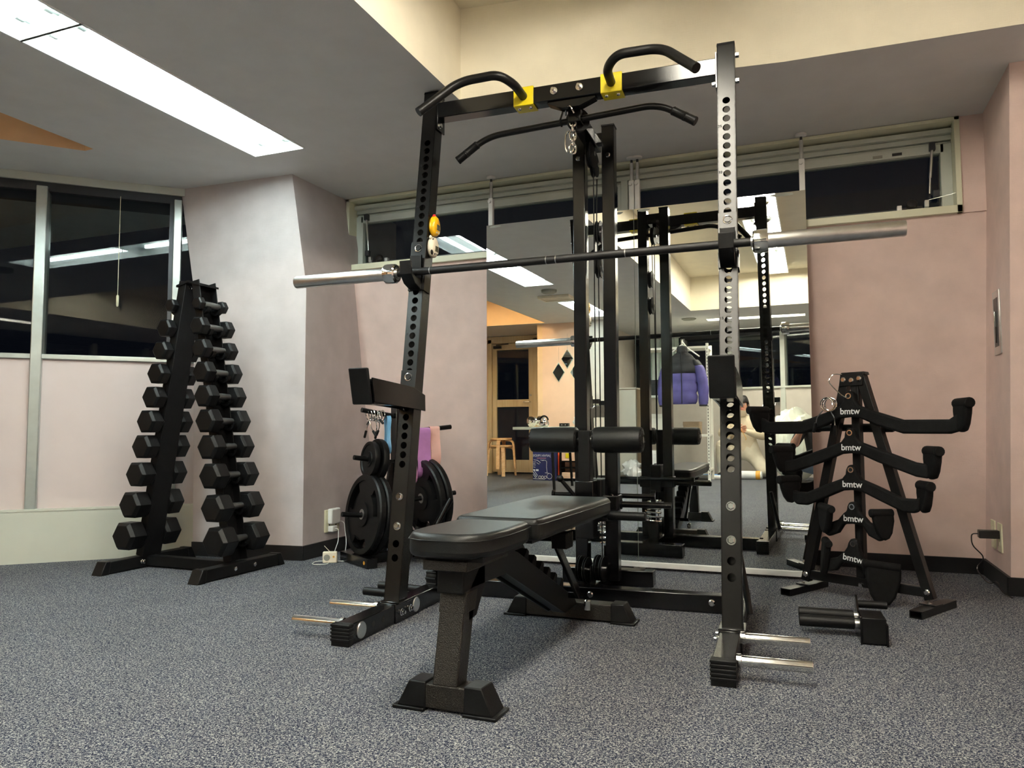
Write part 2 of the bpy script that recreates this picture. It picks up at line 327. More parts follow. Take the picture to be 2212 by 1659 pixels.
MB().bx(X1-.26, X1-.22, 3.797, 3.80, 1.915, 1.927).build('maker_sticker', 'dark_plastic', win)
MB().bx(X1-.34, X1-.30, 3.797, 3.80, 1.913, 1.925).build('maker_sticker', 'grey_plastic', win)
# ---- oblique window wall on the left
MW = frame(-3.245, 3.183, 0, (-.7176, -.6964, 0), (.6964, -.7176, 0), (0, 0, 1))
def W(b): return b.xf(MW)
struct(W(MB().bx(-.5, 5.2, -.3, 0, 0, .262)).build('trim_1', 'counter_white'), 'low cream boxed ledge along the left window wall', 'ledge')
struct(W(MB().bx(-.5, 5.2, -.3, .004, .262, .272)).build('trim_2', 'counter_white'), 'thin pale cap of the low ledge', 'ledge')
struct(W(MB().bx(-.5, 5.2, -.3, -.045, .272, 1.048)).build('wall_left', 'panel_pink'), 'smooth pale pink wall panel below the left windows', 'wall')
win2 = struct(thing('window_2', 'tall dark windows with pale mullions in the slanting left wall', 'window'))
W(MB().bx(-.5, 5.2, -.30, -.025, 1.048, 1.074)).build('sill', 'alu', win2, bev=.003)
W(MB().bx(-.5, 5.2, -.30, -.05, 1.945, 1.992)).build('head_rail', 'dark_rail', win2)
W(MB().bx(-.5, 5.2, -.30, -.035, 1.992, 2.034)).build('head_trim', 'sash', win2)
xs = [.02]+[.676+.66*k for k in range(7)]
for k, x in enumerate(xs):
    h = .026 if k else .021
    W(MB().bx(x-h, x+h, -.14, -.012, .272, 1.962)).build('mullion', 'alu', win2, bev=.004)
    if k == 0: W(MB().bx(x+h, x+h+.022, -.12, -.05, 1.074, 1.945)).build('sash_stile', 'dark_rail', win2)
for x0, x1 in [(-.42, 0)]+[(xs[i]+.02, xs[i+1]-.02) for i in range(len(xs)-1)]:
    W(MB().bx(x0, x1, -.085, -.079, 1.07, 1.95)).build('pane', 'glass', win2)
W(MB().bx(-.125, -.115, -.10, -.06, 1.07, 1.95)).build('sash_stile', 'alu', win2)
t = thing('cord_pull', 'thin pull cord with a pale handle hanging before the left window', 'pull cord')
W(MB().cyl((.305, .01, 1.94), (.305, .01, 1.40), .0016, 6)).build('cord', 'ivory', t); W(MB().lathe([(.003, 0), (.006, .006), (.007, .055), (.005, .062)], (.305, .01, 1.338), (0, 0, 1), 10)).build('handle', 'ivory', t)
# ---- rooms behind the camera, seen in the mirrors
MR = frame(-.95, -3.637, 0, (.971, .240, 0), (-.240, .971, 0), (0, 0, 1))
def RW(b): return b.xf(MR)
struct(RW(MB().bx(-1.85, 3.4, -.25, 0, 0, 1.19)).build('wall_rear', 'grey_wall'), 'beige wall below the windows behind the kneeling person', 'wall')
win3 = struct(thing('window_3', 'dark rear windows with pale mullions seen in the mirror', 'window'))
RW(MB().bx(-1.85, 3.4, -.25, .03, 1.19, 1.215)).build('sill', 'sash', win3); RW(MB().bx(-1.85, 3.4, -.25, -.01, 1.93, 2.034)).build('head_rail', 'dark_rail', win3)
mx = [-1.8, -.82, -.12, .60, 1.35, 2.1, 2.85]
for x in mx: RW(MB().bx(x-.03, x+.03, -.12, .02, 1.215, 1.95)).build('mullion', 'sash', win3)
for i in range(len(mx)-1): RW(MB().bx(mx[i]+.02, mx[i+1]-.02, -.075, -.068, 1.21, 1.94)).build('pane', 'glass', win3)
RW(MB().bx(.57, .63, .001, .025, 0, 1.19)).build('lower_mullion', 'sash', win3)
struct(MB().bx(-3.29, -2.62, -2.25, -2.05, 0, ZC).build('wall_peach', 'peach'), 'peach wall beside the entrance carrying diamond mirrors', 'wall')
struct(MB().bx(-2.62, -2.44, -2.40, -1.95, 0, ZC).build('pillar_rear', 'grey_wall'), 'pale square pillar beside the peach wall', 'pillar')
struct(MB().bx(-2.62, -2.50, -4.5, -2.40, 0, ZC).build('wall_partition', 'grey_wall'), 'pale partition wall behind the rear pillar', 'wall')
struct(MB().bx(-3.29, -2.44, -2.042, -2.036, .001, .075).bx(-2.63, -2.435, -1.948, -1.942, .001, .075).build('baseboard_rear', 'base_black'), 'dark baseboard below the peach wall', 'baseboard')
DY = -3.1
struct(MB().bx(-7.4, -4.52, DY-.15, DY, 0, ZC).build('wall_entrance', 'orange_wall'), 'orange wall left of the entrance door', 'wall')
struct(MB().bx(-3.72, -3.29, DY-.15, DY, 0, 1.02).build('wall_entrance', 'orange_wall'), 'orange low wall right of the entrance door', 'wall')
struct(MB().bx(-7.4, -7.25, -3.2, .2, 0, ZC).build('wall_far_left', 'peach'), 'peach wall closing the entrance area', 'wall')
struct(MB().bx(-3.36, -3.29, DY-.15, -2.05, 0, ZC).build('wall_corridor', 'orange_wall'), 'orange corridor wall leading to the door', 'wall')
struct(MB().bx(1.95, 2.1, -4.2, 3.6, 0, ZC).build('wall_side', 'pink'), 'pink side wall behind the camera', 'wall')
d = struct(thing('door_1', 'pale wooden glazed entrance door seen in the mirror', 'door', (0, DY, 0)))
b = MB(); b.bx(-4.52, -4.46, -.1, .02, 0, 1.99); b.bx(-3.80, -3.72, -.1, .02, 0, 1.99); b.bx(-4.52, -3.72, -.1, .02, 1.93, 2.03); b.build('frame', 'door_wood', d, bev=.003)
b = MB(); b.bx(-4.455, -4.39, -.06, -.01, .02, 1.925); b.bx(-3.88, -3.805, -.06, -.01, .02, 1.925); b.bx(-4.39, -3.88, -.06, -.01, 1.83, 1.925); b.bx(-4.39, -3.88, -.06, -.01, .98, 1.09); b.bx(-4.39, -3.88, -.06, -.01, .02, .20)
lf = b.build('leaf', 'door_wood', d, bev=.003)
MB().bx(-4.39, -3.88, -.038, -.032, 1.09, 1.83).build('pane', 'glass', lf); MB().bx(-4.39, -3.88, -.038, -.032, .20, .98).build('pane', 'glass', lf)
MB().cyl((-3.85, .0, 1.05), (-3.85, .05, 1.05), .01).cyl((-3.85, .045, 1.05), (-3.95, .045, 1.05), .008).build('handle', 'chrome', lf)
MB().cyl((-3.85, -.01, 1.15), (-3.85, .006, 1.15), .016).build('lock', 'steel', lf)
b = MB(); b.bx(-4.42, -4.30, 0, .045, 1.85, 1.89); b.bar((-4.38, .03, 1.905), (-4.18, .03, 1.915), .012, .012); b.build('door_closer', 'dark_rail', d, bev=.002)
struct(MB().bx(-3.72, -3.36, DY-.12, DY-.11, 1.02, 2.034).build('window_4', 'glass'), 'dark side glazing beside the entrance door', 'window')

# ================================================================== CEILING LIGHTS
def luminaire(x0, x1, y0, y1, z, tubem, label, along='y', depth=.085, tz_=.040):
    """open trough with two tubes, sockets and end plates; z = lip height"""
    L = (y1-y0) if along == 'y' else (x1-x0); Wd = (x1-x0) if along == 'y' else (y1-y0); h = Wd/2
    t = thing('ceiling_light', label, 'ceiling light', ((x0+x1)/2, (y0+y1)/2, z), 0 if along == 'y' else math.pi/2, 'fluorescent ceiling lights')
    b = MB(); g = .0015; hw = h-g; hl = L/2-g; k = .045
    b.add([(-hw, -hl, 0), (-hw, hl, 0), (-hw+k, hl-.01, depth), (-hw+k, -hl+.01, depth)], [(0, 1, 2, 3)]); b.add([(hw, -hl, 0), (hw, hl, 0), (hw-k, hl-.01, depth), (hw-k, -hl+.01, depth)], [(3, 2, 1, 0)])
    b.add([(-hw+k, -hl+.01, depth), (hw-k, -hl+.01, depth), (hw-k, hl-.01, depth), (-hw+k, hl-.01, depth)], [(0, 1, 2, 3)])
    for s in (-1, 1): b.add([(-hw, s*hl, 0), (hw, s*hl, 0), (hw-k, s*(hl-.01), depth), (-hw+k, s*(hl-.01), depth)], [(0, 1, 2, 3)])
    b.add([(-hw, -hl, depth+.004), (hw, -hl, depth+.004), (hw, hl, depth+.004), (-hw, hl, depth+.004)], [(3, 2, 1, 0)])
    b.build('trough', 'trough', t)
    fr = MB(); e = .004
    for s in (-1, 1): fr.bx(s*hw-e, s*hw+e, -hl, hl, -.004, .002); fr.bx(-hw, hw, s*hl-e, s*hl+e, -.004, .002)
    fr.build('lip', 'trough', t)
    for s in (-1, 1):
        xx = s*h*.46
        MB().cyl((xx, -hl+.075, tz_), (xx, hl-.075, tz_), .0155, 14).build('tube', tubem, t)
        for e_ in (-1, 1):
            so = MB().cyl((xx, e_*(hl-.075), tz_), (xx, e_*(hl-.045), tz_), .0165, 12).cyl((xx, e_*(hl-.046), tz_), (xx, e_*(hl-.022), tz_), .011, 12).build('socket', 'socket', t)
            MB().bx(xx-.02, xx+.02, e_*(hl-.055)-.008, e_*(hl-.055)+.008, tz_+.01, depth).build('bracket', 'socket', so, bev=.002)
    return t
luminaire(*TROUGH[0], ZC, 'tube_cool', 'cool white recessed fluorescent light by the leaning pillar'); luminaire(*TROUGH[1], ZC, 'tube_cool', 'cool white recessed fluorescent light continuing the row towards the camera')
luminaire(*TROUGH[2], ZC, 'tube_cool', 'recessed fluorescent light in front of the peach wall'); luminaire(*TROUGH_X, ZC, 'tube_warm', 'crosswise recessed fluorescent light near the rear windows', 'x')
for y0, lb in ((-1.49, 'warm fluorescent light at the rear end of the cream ceiling recess'), (-.285, 'warm fluorescent light in the middle of the cream ceiling recess'), (.92, 'warm fluorescent light in the cream recess nearest the half rack')):
    luminaire(-.505, -.215, y0, y0+1.2, 2.368, 'tube_warm', lb, depth=.060, tz_=.006)
luminaire(-3.62, -3.38, -1.55, -.35, 2.368, 'tube_orange', 'warm fluorescent light in the orange ceiling recess by its straight edge', depth=.06, tz_=.006); luminaire(-4.75, -4.51, -1.60, -.40, 2.368, 'tube_orange', 'added warm fluorescent light in the orange recess, brightening the door area', depth=.06, tz_=.006)  # second unit, before the door, is an added lamp that brightens the entrance
# small ceiling fittings seen in the mirror
tag(MB().lathe([(.0, 0), (.055, 0), (.075, .010), (.078, .03), (.078, .034)], (-2.40, .27, ZC-.034), (0, 0, 1), 28).build('smoke_detector', 'grey_plastic'), 'round grey smoke detector by the air vent', 'smoke detector')
tag(MB().lathe([(.0, 0), (.07, 0), (.09, .012), (.09, .02)], (-1.43, -2.33, ZC-.02), (0, 0, 1), 28).build('ceiling_speaker', 'grey_plastic'), 'flat round ceiling speaker before the rear windows', 'speaker')
t = thing('ceiling_vent', 'square louvred air vent on the ceiling behind the smoke detector', 'vent', (-2.45, -.12, ZC))
b = MB(); b.bx(-.17, .17, -.12, -.10, -.03, -.001); b.bx(-.17, .17, .10, .12, -.03, -.001); b.bx(-.17, -.15, -.10, .10, -.03, -.001); b.bx(.15, .17, -.10, .10, -.03, -.001); b.build('frame', 'cream_plastic', t, bev=.003)
for k in range(5): MB().bx(-.15, .15, -.085+k*.038, -.065+k*.038, -.022, -.014).build('louvre', 'cream_plastic', t)
MB().bx(-.15, .15, -.10, .10, -.006, -.001).build('backing', 'dark_rail', t)
# ================================================================== MIRRORS ON TENSION POLES
TILT = .0045
for (xa, xb, lb, lp) in ((-1.596, -.8035, 'left tall frameless wall mirror standing behind the half rack', 'left'), (-.8005, -.008, 'right tall frameless wall mirror reflecting the kneeling person', 'right')):
    t = thing('wall_mirror', lb, 'mirror', (0, 3.66, .012)); t.rotation_euler = (TILT, 0, 0)
    MB().bx(xa, xb, 0, .001, .012, 1.748).build('silvering', 'mirror_silver', t)
    b = MB(); b.bx(xa, xb, .0012, .007, .012, 1.748); b.build('backing', 'mirror_edge', t)
    MB().prism([(-.012, 0), (.02, 0), (.02, .012), (-.004, .026), (-.012, .024)], YZ, xa-.004, xb+.0015).build('bottom_rail', 'white_foam', t, bev=.002)
    # smears of old glue near the corners
    for (sx, sz, w_, h_) in ((xa+.05, 1.738, .035, .009), (xb-.10, 1.737, .055, .010)):
        pts = [(sx+w_*math.cos(a)*(.8+.3*random.random()), sz+h_*math.sin(a)*(.5+.6*random.random())) for a in [k*math.pi/7 for k in range(14)]]
        MB().prism(pts, XZ, -.0006, 0).build('glue_smear', 'smear', t)
    for px, lb2 in ((xa+.013, 'at its left edge'), (xb-.013, 'at its right edge')):
        p = thing('tension_pole', 'white tension pole holding the %s mirror %s' % (lp, lb2), 'pole', (px, 3.685, 0), 0, 'tension poles behind the mirrors')
        MB().bx(-.0125, .0125, -.012, .012, 0, 1.915).build('sleeve', 'white_plastic', p, bev=.002)
        MB().cyl((0, 0, 1.91), (0, 0, 2.005), .009, 12).build('inner_tube', 'steel', p); MB().cyl((0, 0, 1.985), (0, 0, 2.022), .006, 10).build('screw', 'dark_rail', p)
        MB().lathe([(.010, 0), (.024, .004), (.026, .013)], (0, 0, 2.021), (0, 0, 1), 16).build('pad', 'white_plastic', p)
        MB().cyl((-.004, -.012, 1.895), (-.004, -.022, 1.895), .0085, 12).build('clamp_screw', 'white_plastic', p)
# ================================================================== HALF RACK (uprights lean back)
S = .155; TH = math.atan(S); CT = math.cos(TH); XR, XL, XC = -.006, -1.147, -.5765; ZB = .066
RZ = .0388
rack = thing('half_rack', 'black half rack with leaning perforated uprights and lat pulldown tower', 'rack', (-.236, 2.378, 0), RZ)
AX = Vector((0, math.sin(TH), CT)); AD = Vector((0, CT, -math.sin(TH)))
def fy(z): return S*(z-ZB)
def tz(z): return (z-ZB)/CT
def hz(n): return 1.7+(n-35)*.034
def upright(xc, side):
    """square tube with two perforated faces"""
    b = MB(); wd = .060; t_ = .003; TOP = tz(2.022); P = lambda x, d, t: tuple(Vector((xc+x, 0, ZB))+AD*d+AX*t)
    holes = [(tz(hz(n)), .0128) for n in range(1, 39)]+[(tz(.266), .0130), (tz(.218), .0130)]; holes.sort()
    allh = holes
    for d0, d1 in ((0, t_), (wd-t_, wd)):
        lo = 0.; holes = allh if d0 == 0 else allh[2:]
        for i, (t, r) in enumerate(holes):
            hi = (t+holes[i+1][0])/2 if i+1 < len(holes) and holes[i+1][0]-t < .06 else t+.0172
            lo2 = max(lo, t-.0172) if (i and t-holes[i-1][0] < .06) else t-.0172
            if lo2 > lo+1e-5:
                for d, fl in ((d0, 0), (d1, 1)): b.add([P(-wd/2, d, lo), P(wd/2, d, lo), P(wd/2, d, lo2), P(-wd/2, d, lo2)], [(0, 1, 2, 3)])
            n = 16; rim = [(r*math.cos(2*math.pi*k/n+math.pi/n*0), t+r*math.sin(2*math.pi*k/n)) for k in range(n)]
            box = []
            for k in range(n):
                a = 2*math.pi*k/n; c, s = math.cos(a), math.sin(a); q = max(abs(c)/(wd/2), abs(s)/((hi-t) if s > 0 else (t-lo2)), 1e-6)
                box.append((c/q, t+s/q))
            cor = [(wd/2, hi), (-wd/2, hi), (-wd/2, lo2), (wd/2, lo2)]
            for d in (d0, d1):
                b0 = len(b.v); b.v += [P(x, d, z) for x, z in rim]+[P(x, d, z) for x, z in box]+[P(x, d, z) for x, z in cor]
                for k in range(n):
                    k2 = (k+1) % n; (xa, za), (xb, zb) = box[k], box[k2]
                    ca = [j for j, c in enumerate(cor) if min(xa, xb)-1e-6 <= c[0] <= max(xa, xb)+1e-6 and min(za, zb)-1e-6 <= c[1] <= max(za, zb)+1e-6 and abs(xa-xb) > 1e-6 and abs(za-zb) > 1e-6]
                    if ca: b.f.append((b0+k, b0+n+k, b0+2*n+ca[0], b0+n+k2, b0+k2))
                    else: b.f.append((b0+k, b0+n+k, b0+n+k2, b0+k2))
            b0 = len(b.v); b.v += [P(x, d0, z) for x, z in rim]+[P(x, d1, z) for x, z in rim]
            for k in range(n): b.f.append((b0+k, b0+(k+1) % n, b0+n+(k+1) % n, b0+n+k))
            lo = hi
        for d in (d0, d1): b.add([P(-wd/2, d, lo), P(wd/2, d, lo), P(wd/2, d, TOP), P(-wd/2, d, TOP)], [(0, 1, 2, 3)])
    for sx in (-1, 1):
        x0, x1 = (wd/2-t_, wd/2) if sx > 0 else (-wd/2, -wd/2+t_)
        b.hexa([P(x0, 0, 0), P(x1, 0, 0), P(x1, wd, 0), P(x0, wd, 0)], [P(x0, 0, TOP), P(x1, 0, TOP), P(x1, wd, TOP), P(x0, wd, TOP)])
    up_ = b.build('upright', 'upright_paint', rack, smooth=30)
    MB().hexa([P(-.031, -.001, TOP-.004), P(.031, -.001, TOP-.004), P(.031, .061, TOP-.004), P(-.031, .061, TOP-.004)], [P(-.030, 0, TOP+.005), P(.030, 0, TOP+.005), P(.030, .06, TOP+.005), P(-.030, .06, TOP+.005)]).build('end_cap', 'matte_black', up_)
    for z in (.429, .327):
        t = tz(z); MB().lathe([(.0145, 0), (.0145, .0025)], P(0, 0, t), -AD, 18).lathe([(.0115, .002), (.0115, .008), (.009, .0105)], P(0, 0, t), -AD, 6).build('bolt', 'chrome', up_)
    for n in (5, 10, 15, 20, 25, 30, 35):
        Mx = frame(*P(-.0215, -.0006, tz(hz(n))+.006), (1, 0, 0), AX, -AD); text('hole_number', str(n), .0125, Mx, 'print_black', up_, bold=True)
    # gusset behind the foot of the upright and weld plate
    g = MB(); g.prism([(.058, ZB+.002), (.155, ZB+.002), (.150, ZB+.012), (.058+.15*S, ZB+.20)], YZ, xc+side*.020, xc+side*.026); g.build('gusset', 'paint', up_)
    MB().bx(xc-.040, xc+.040, -.012, .085, ZB-.002, ZB+.007).build('foot_plate', 'paint', up_, bev=.002)
    return up_
upright(XR, 1); upright(XL, -1)
for xc, sd in ((XR-.005, 1), (XL-.005, -1)):
    ft = MB().bx(xc-.030, xc+.030, -.296, .62, .003, ZB).build('foot_tube', 'paint', rack, bev=.003)
    b = MB(); b.bx(xc-.0315, xc+.0315, -.318, -.292, .0, ZB+.0015)
    for k in range(5): z = .016+k*.011; b.bx(xc-.0335, xc+.0335, -.321, -.292, z, z+.0065); 
    for k in range(3): b.bx(xc-.0315, xc+.0315, -.315+k*.008, -.311+k*.008, ZB, ZB+.003)
    b.build('ribbed_end_cap', 'rubber', rack, bev=.0012)
    b = MB(); b.bx(xc-.0315, xc+.0315, .615, .645, 0, ZB+.0015)
    for k in range(5): z = .012+k*.010; b.bx(xc-.0335, xc+.0335, .62, .647, z, z+.006)
    b.build('ribbed_end_cap', 'rubber', rack, bev=.0012)
    inn = xc-sd*.030; MB().bx(xc-.0335, xc+.0335, -.02, .16, .001, ZB+.0025).build('joint_sleeve', 'paint', rack, bev=.002)
    for y in (-.245, .135): MB().lathe([(.026, 0), (.027, .003), (.025, .006)], (inn, y, .036), (-sd, 0, 0), 24).lathe([(.010, -.004), (.010, .001)], (inn, y, .036), (-sd, 0, 0), 12).build('peg_disc', 'steel', rack)
    for y in (.02, .085): MB().lathe([(.013, 0), (.013, .003)], (inn-sd*.0035, y, .034), (-sd, 0, 0), 16).lathe([(.010, .003), (.010, .009)], (inn-sd*.0035, y, .034), (-sd, 0, 0), 6).cyl((inn-sd*.004, y, .034), (inn-sd*.020, y, .034), .006, 10).build('bolt', 'chrome', rack)
    for y in (-.275, -.165, -.10, .40): MB().cyl((inn-sd*.0004, y, .036), (inn+sd*.002, y, .036), .011, 14).build('side_hole', 'void', rack)
    for y, z, r_ in ((-.245, .050, .0150), (-.025, .055, .0150)):
        b = MB(); b.lathe([(.019, 0), (.019, .012), (r_, .014), (r_, .188), (r_-.002, .19), (r_-.004, .19), (r_-.004, .15), (.0, .15)], (xc+sd*.030, y, z), (sd, 0, 0), 22); b.build('storage_peg', 'chrome', rack)
    for y in ((.22, .335) if sd < 0 else ()): MB().cyl((xc+sd*.030, y, .045), (xc+sd*.23, y, .050), .0155, 16).build('rubber_peg', 'rubber', rack)
    MB().cyl((xc+sd*.012, .24, .30), (xc+sd*.05, .17, .08), .010, 12).build('brace_rod', 'satin', rack)
MB().bx(XL-.02, XR-.01, .487, .547, .003, ZB).build('cross_beam', 'paint', rack, bev=.003)
for x in (XL+.10, XC+.02, XR-.10): MB().lathe([(.012, 0), (.012, .006), (.008, .010)], (x, .487, .040), (0, -1, 0), 14).build('bolt', 'chrome', rack)
MB().bx(XC-.030, XC+.030, .547, .87, .003, ZB).build('spine_beam', 'paint', rack, bev=.003)
MB().bx(-.775, -.378, .872, .942, .003, ZB+.003).build('rear_foot', 'paint', rack, bev=.003)
# top cross bar with yellow brackets and pull up handles
zc0, zc1 = 1.908, 1.970
MB().bx(XL+.03, XR-.03, fy(1.94), fy(1.94)+.060, zc0, zc1).build('top_crossbar', 'paint', rack, bev=.003)
for x, sd in ((XL+.033, 1), (XR-.033, -1)):
    MB().bx(x-.003, x+.003, fy(1.93)-.002, fy(1.93)+.064, 1.86, 1.99).build('end_plate', 'paint', rack, bev=.001)
    for z in (1.878,): MB().lathe([(.012, 0), (.012, .004)], (x+sd*.003, fy(1.87)+.02, z), (sd, 0, 0), 14).lathe([(.009, .004), (.009, .012)], (x+sd*.003, fy(1.87)+.02, z), (sd, 0, 0), 6).build('bolt', 'chrome', rack)
    for z in (1.885, 1.985): MB().lathe([(.010, 0), (.010, .012)], (x-sd*.064, fy(z)+.03, z), (-sd, 0, 0), 6).build('bolt', 'chrome', rack)
for x in (-.632, -.533): MB().lathe([(.014, 0), (.014, .002)], (x, fy(1.94), 1.943), (0, -1, 0), 18).lathe([(.010, .002), (.010, .010)], (x, fy(1.94), 1.943), (0, -1, 0), 6).cyl((x, fy(1.94)-.009, 1.943), (x, fy(1.94)-.022, 1.943), .006, 10).build('bolt', 'chrome', rack)
yf = fy(1.94)
def handle(sd, xb):
    br = MB(); br.bx(xb-.040, xb+.040, yf-.0045, yf, zc0-.006, zc1+.006); br.bx(xb-.040, xb+.040, yf-.0045, yf+.062, zc0-.006, zc0-.001); br.bx(xb-.040, xb+.040, yf-.0045, yf+.062, zc1+.001, zc1+.006)
    k = br.build('bracket', 'yellow', rack, bev=.002)
    for q in (-.022, .022): MB().lathe([(.008, 0), (.007, .004), (.003, .006)], (xb+q, yf+.02, zc0-.006), (0, 0, -1), 12).build('rivet', 'chrome', k)
    path = fillet([(xb, yf, 1.938), (xb+sd*.004, yf-.10, 1.945), (xb+sd*.05, yf-.145, 1.968), (xb+sd*.205, yf-.145, 1.965), (xb+sd*.325, yf-.235, 1.832)], .055, 8)
    h = MB().tube(path, .0165, 16).build('pull_up_handle', 'satin', rack)
    e = Vector(path[-1]); dd = (e-Vector(path[-2])).normalized(); MB().cyl(e-dd*.01, e+dd*.004, .0172, 16).build('end_plug', 'rubber', h)
handle(-1, -.752); handle(1, -.412)
# rearward arm and lat tower
MB().bx(-.593, -.543, yf+.055, .70, 1.838, 1.888).build('top_arm', 'paint', rack, bev=.003)
MB().prism([(-.66, zc0), (-.475, zc0), (-.475, zc0-.008), (-.535, 1.876), (-.602, 1.876), (-.66, zc0-.008)], XZ, yf+.01, yf+.050).build('arm_plate', 'paint', rack, bev=.001)
for xq in (-.626, -.502):
    p_ = MB().bx(xq-.026, xq+.026, .635, .690, ZB, 1.925).build('tower_post', 'paint', rack, bev=.003)
    MB().bx(xq-.027, xq+.027, .634, .691, 1.925, 1.931).build('end_cap', 'matte_black', p_)
    for z in (1.80, .40): MB().lathe([(.011, 0), (.011, .005), (.008, .009)], (xq, .635, z), (0, -1, 0), 14).build('bolt', 'chrome', p_)
MB().bx(-.600, -.528, .640, .686, 1.86, 1.90).build('tower_cap_beam', 'paint', rack)
def pulley(x, y, z, r=.048, ax=(1, 0, 0), w_=.020):
    a = Vector(ax); b = MB(); b.lathe([(.008, -w_/2), (r, -w_/2), (r, -w_/2+.004), (r-.007, -.002), (r-.007, .002), (r, w_/2-.004), (r, w_/2), (.008, w_/2)], (x, y, z), ax, 28)
    p_ = b.build('pulley', 'matte_black', rack); MB().lathe([(.010, -w_/2-.008), (.010, w_/2+.008)], (x, y, z), ax, 10).build('axle_bolt', 'chrome', p_); return p_
pulley(-.566, .60, 1.800, .055); pulley(-.566, .665, 1.775, .050); pulley(-.566, yf+.105, 1.862, .045, (.55, -.8, 0)); pulley(-.566, .745, 1.51); pulley(-.566, .745, 1.36)
for xq in (-.582, -.550): MB().prism(rrect(.725, .765, 1.33, 1.54, .018), YZ, xq-.0015, xq+.0015).build('pulley_plate', 'satin', rack)
for x, y, z in ((-.612, .565, .122), (-.588, .570, .116), (-.552, .600, .122), (-.530, .604, .118)): pulley(x, y, z, .050, (1, -.12, 0), .012)
MB().bx(-.573, -.568, .55, .63, .066, .135).build('low_pulley_plate', 'satin', rack)
MB().tube(fillet([(-.566, yf+.08, 1.82), (-.566, yf+.09, 1.905), (-.566, .50, 1.86), (-.566, .648, 1.80), (-.566, .648, .45)], .03, 5), .0024, 8).build('steel_cable', 'matte_black', rack)
MB().tube([(-.566, .712, 1.73), (-.566, .697, 1.51), (-.560, .697, 1.36), (-.556, .70, .12)], .0024, 8).build('steel_cable', 'matte_black', rack)
# plate carriage
b = MB(); b.bx(-.66, -.47, .625, .70, .345, .405); b.bx(-.595, -.535, .60, .72, .32, .47); b.build('weight_carriage', 'satin', rack, bev=.004)
for sd in (-1, 1):
    xs_ = -.566+sd*.095; MB().lathe([(.020, 0), (.020, .006), (.0125, .008), (.0125, .20), (.010, .203)], (xs_, .662, .368), (sd, 0, 0), 18).build('loading_peg', 'paint', rack)
MB().lathe([(.018, 0), (.018, .01), (.010, .012), (.010, .42), (.013, .42), (.013, .435)], (-.78, .745, .395), (1, 0, 0), 16).build('carriage_bar', 'paint', rack)
def spring(x, y, z0, z1, r, n, wr):
    return MB().tube([(x+r*math.cos(a), y+r*math.sin(a), z0+(z1-z0)*a/(2*math.pi*n)) for a in [2*math.pi*n*k/(n*14) for k in range(n*14+1)]], wr, 7)
spring(-.552, .835, .175, .285, .040, 5, .0055).build('buffer_spring', 'chrome', rack); MB().bx(-.575, -.529, .812, .858, .066, .178).build('spring_seat', 'upright_paint', rack, bev=.002); MB().cyl((-.552, .835, .17), (-.552, .835, .34), .014, 12).build('guide_stub', 'satin', rack)
# thigh roller assembly
b = MB(); b.bx(-.599, -.553, .485, .545, .31, .665); b.build('roller_post', 'satin', rack, bev=.003)
b = MB(); b.bx(-.612, -.540, .478, .555, .25, .47); b.build('roller_sleeve', 'paint', rack, bev=.003)
b = MB(); b.bx(-.605, -.545, .545, .64, .30, .365); b.bx(-.605, -.48, .625, .636, .30, .40); b.build('sleeve_bracket', 'paint', rack, bev=.002)
MB().lathe([(.014, 0), (.014, .003), (.009, .004), (.009, .009)], (-.502, .6345, .352), (0, -1, 0), 14).build('bolt', 'chrome', rack)
MB().cyl((-.61, .50, .40), (-.665, .47, .475), .008, 10).ball((-.668, .468, .479), .014).build('pop_pin', 'rubber', rack)
MB().cyl((-.80, .515, .628), (-.35, .515, .628), .0125, 14).build('roller_axle', 'steel', rack)
for xa, xb in ((-.800, -.606), (-.546, -.350)):
    pr_ = [(.018, 0), (.040, .001), (.049, .009), (.0505, .03), (.0505, .16), (.049, .186), (.040, .194), (.018, .195)]
    r_ = MB().lathe(pr_, (xa, .515, .628), (1, 0, 0), 30).build('foam_roller', 'vinyl', rack)
    b = MB()
    for e, xx in ((1, xb), (-1, xa)):
        for k in range(18):
            a = 2*math.pi*k/18; c, s = math.cos(a), math.sin(a); b.bar((xx+e*.0005, .515+.020*c, .628+.020*s), (xx-e*.006, .515+.046*c, .628+.046*s), .006, .004, (1, 0, 0))
    b.build('gathered_cover', 'vinyl', r_)
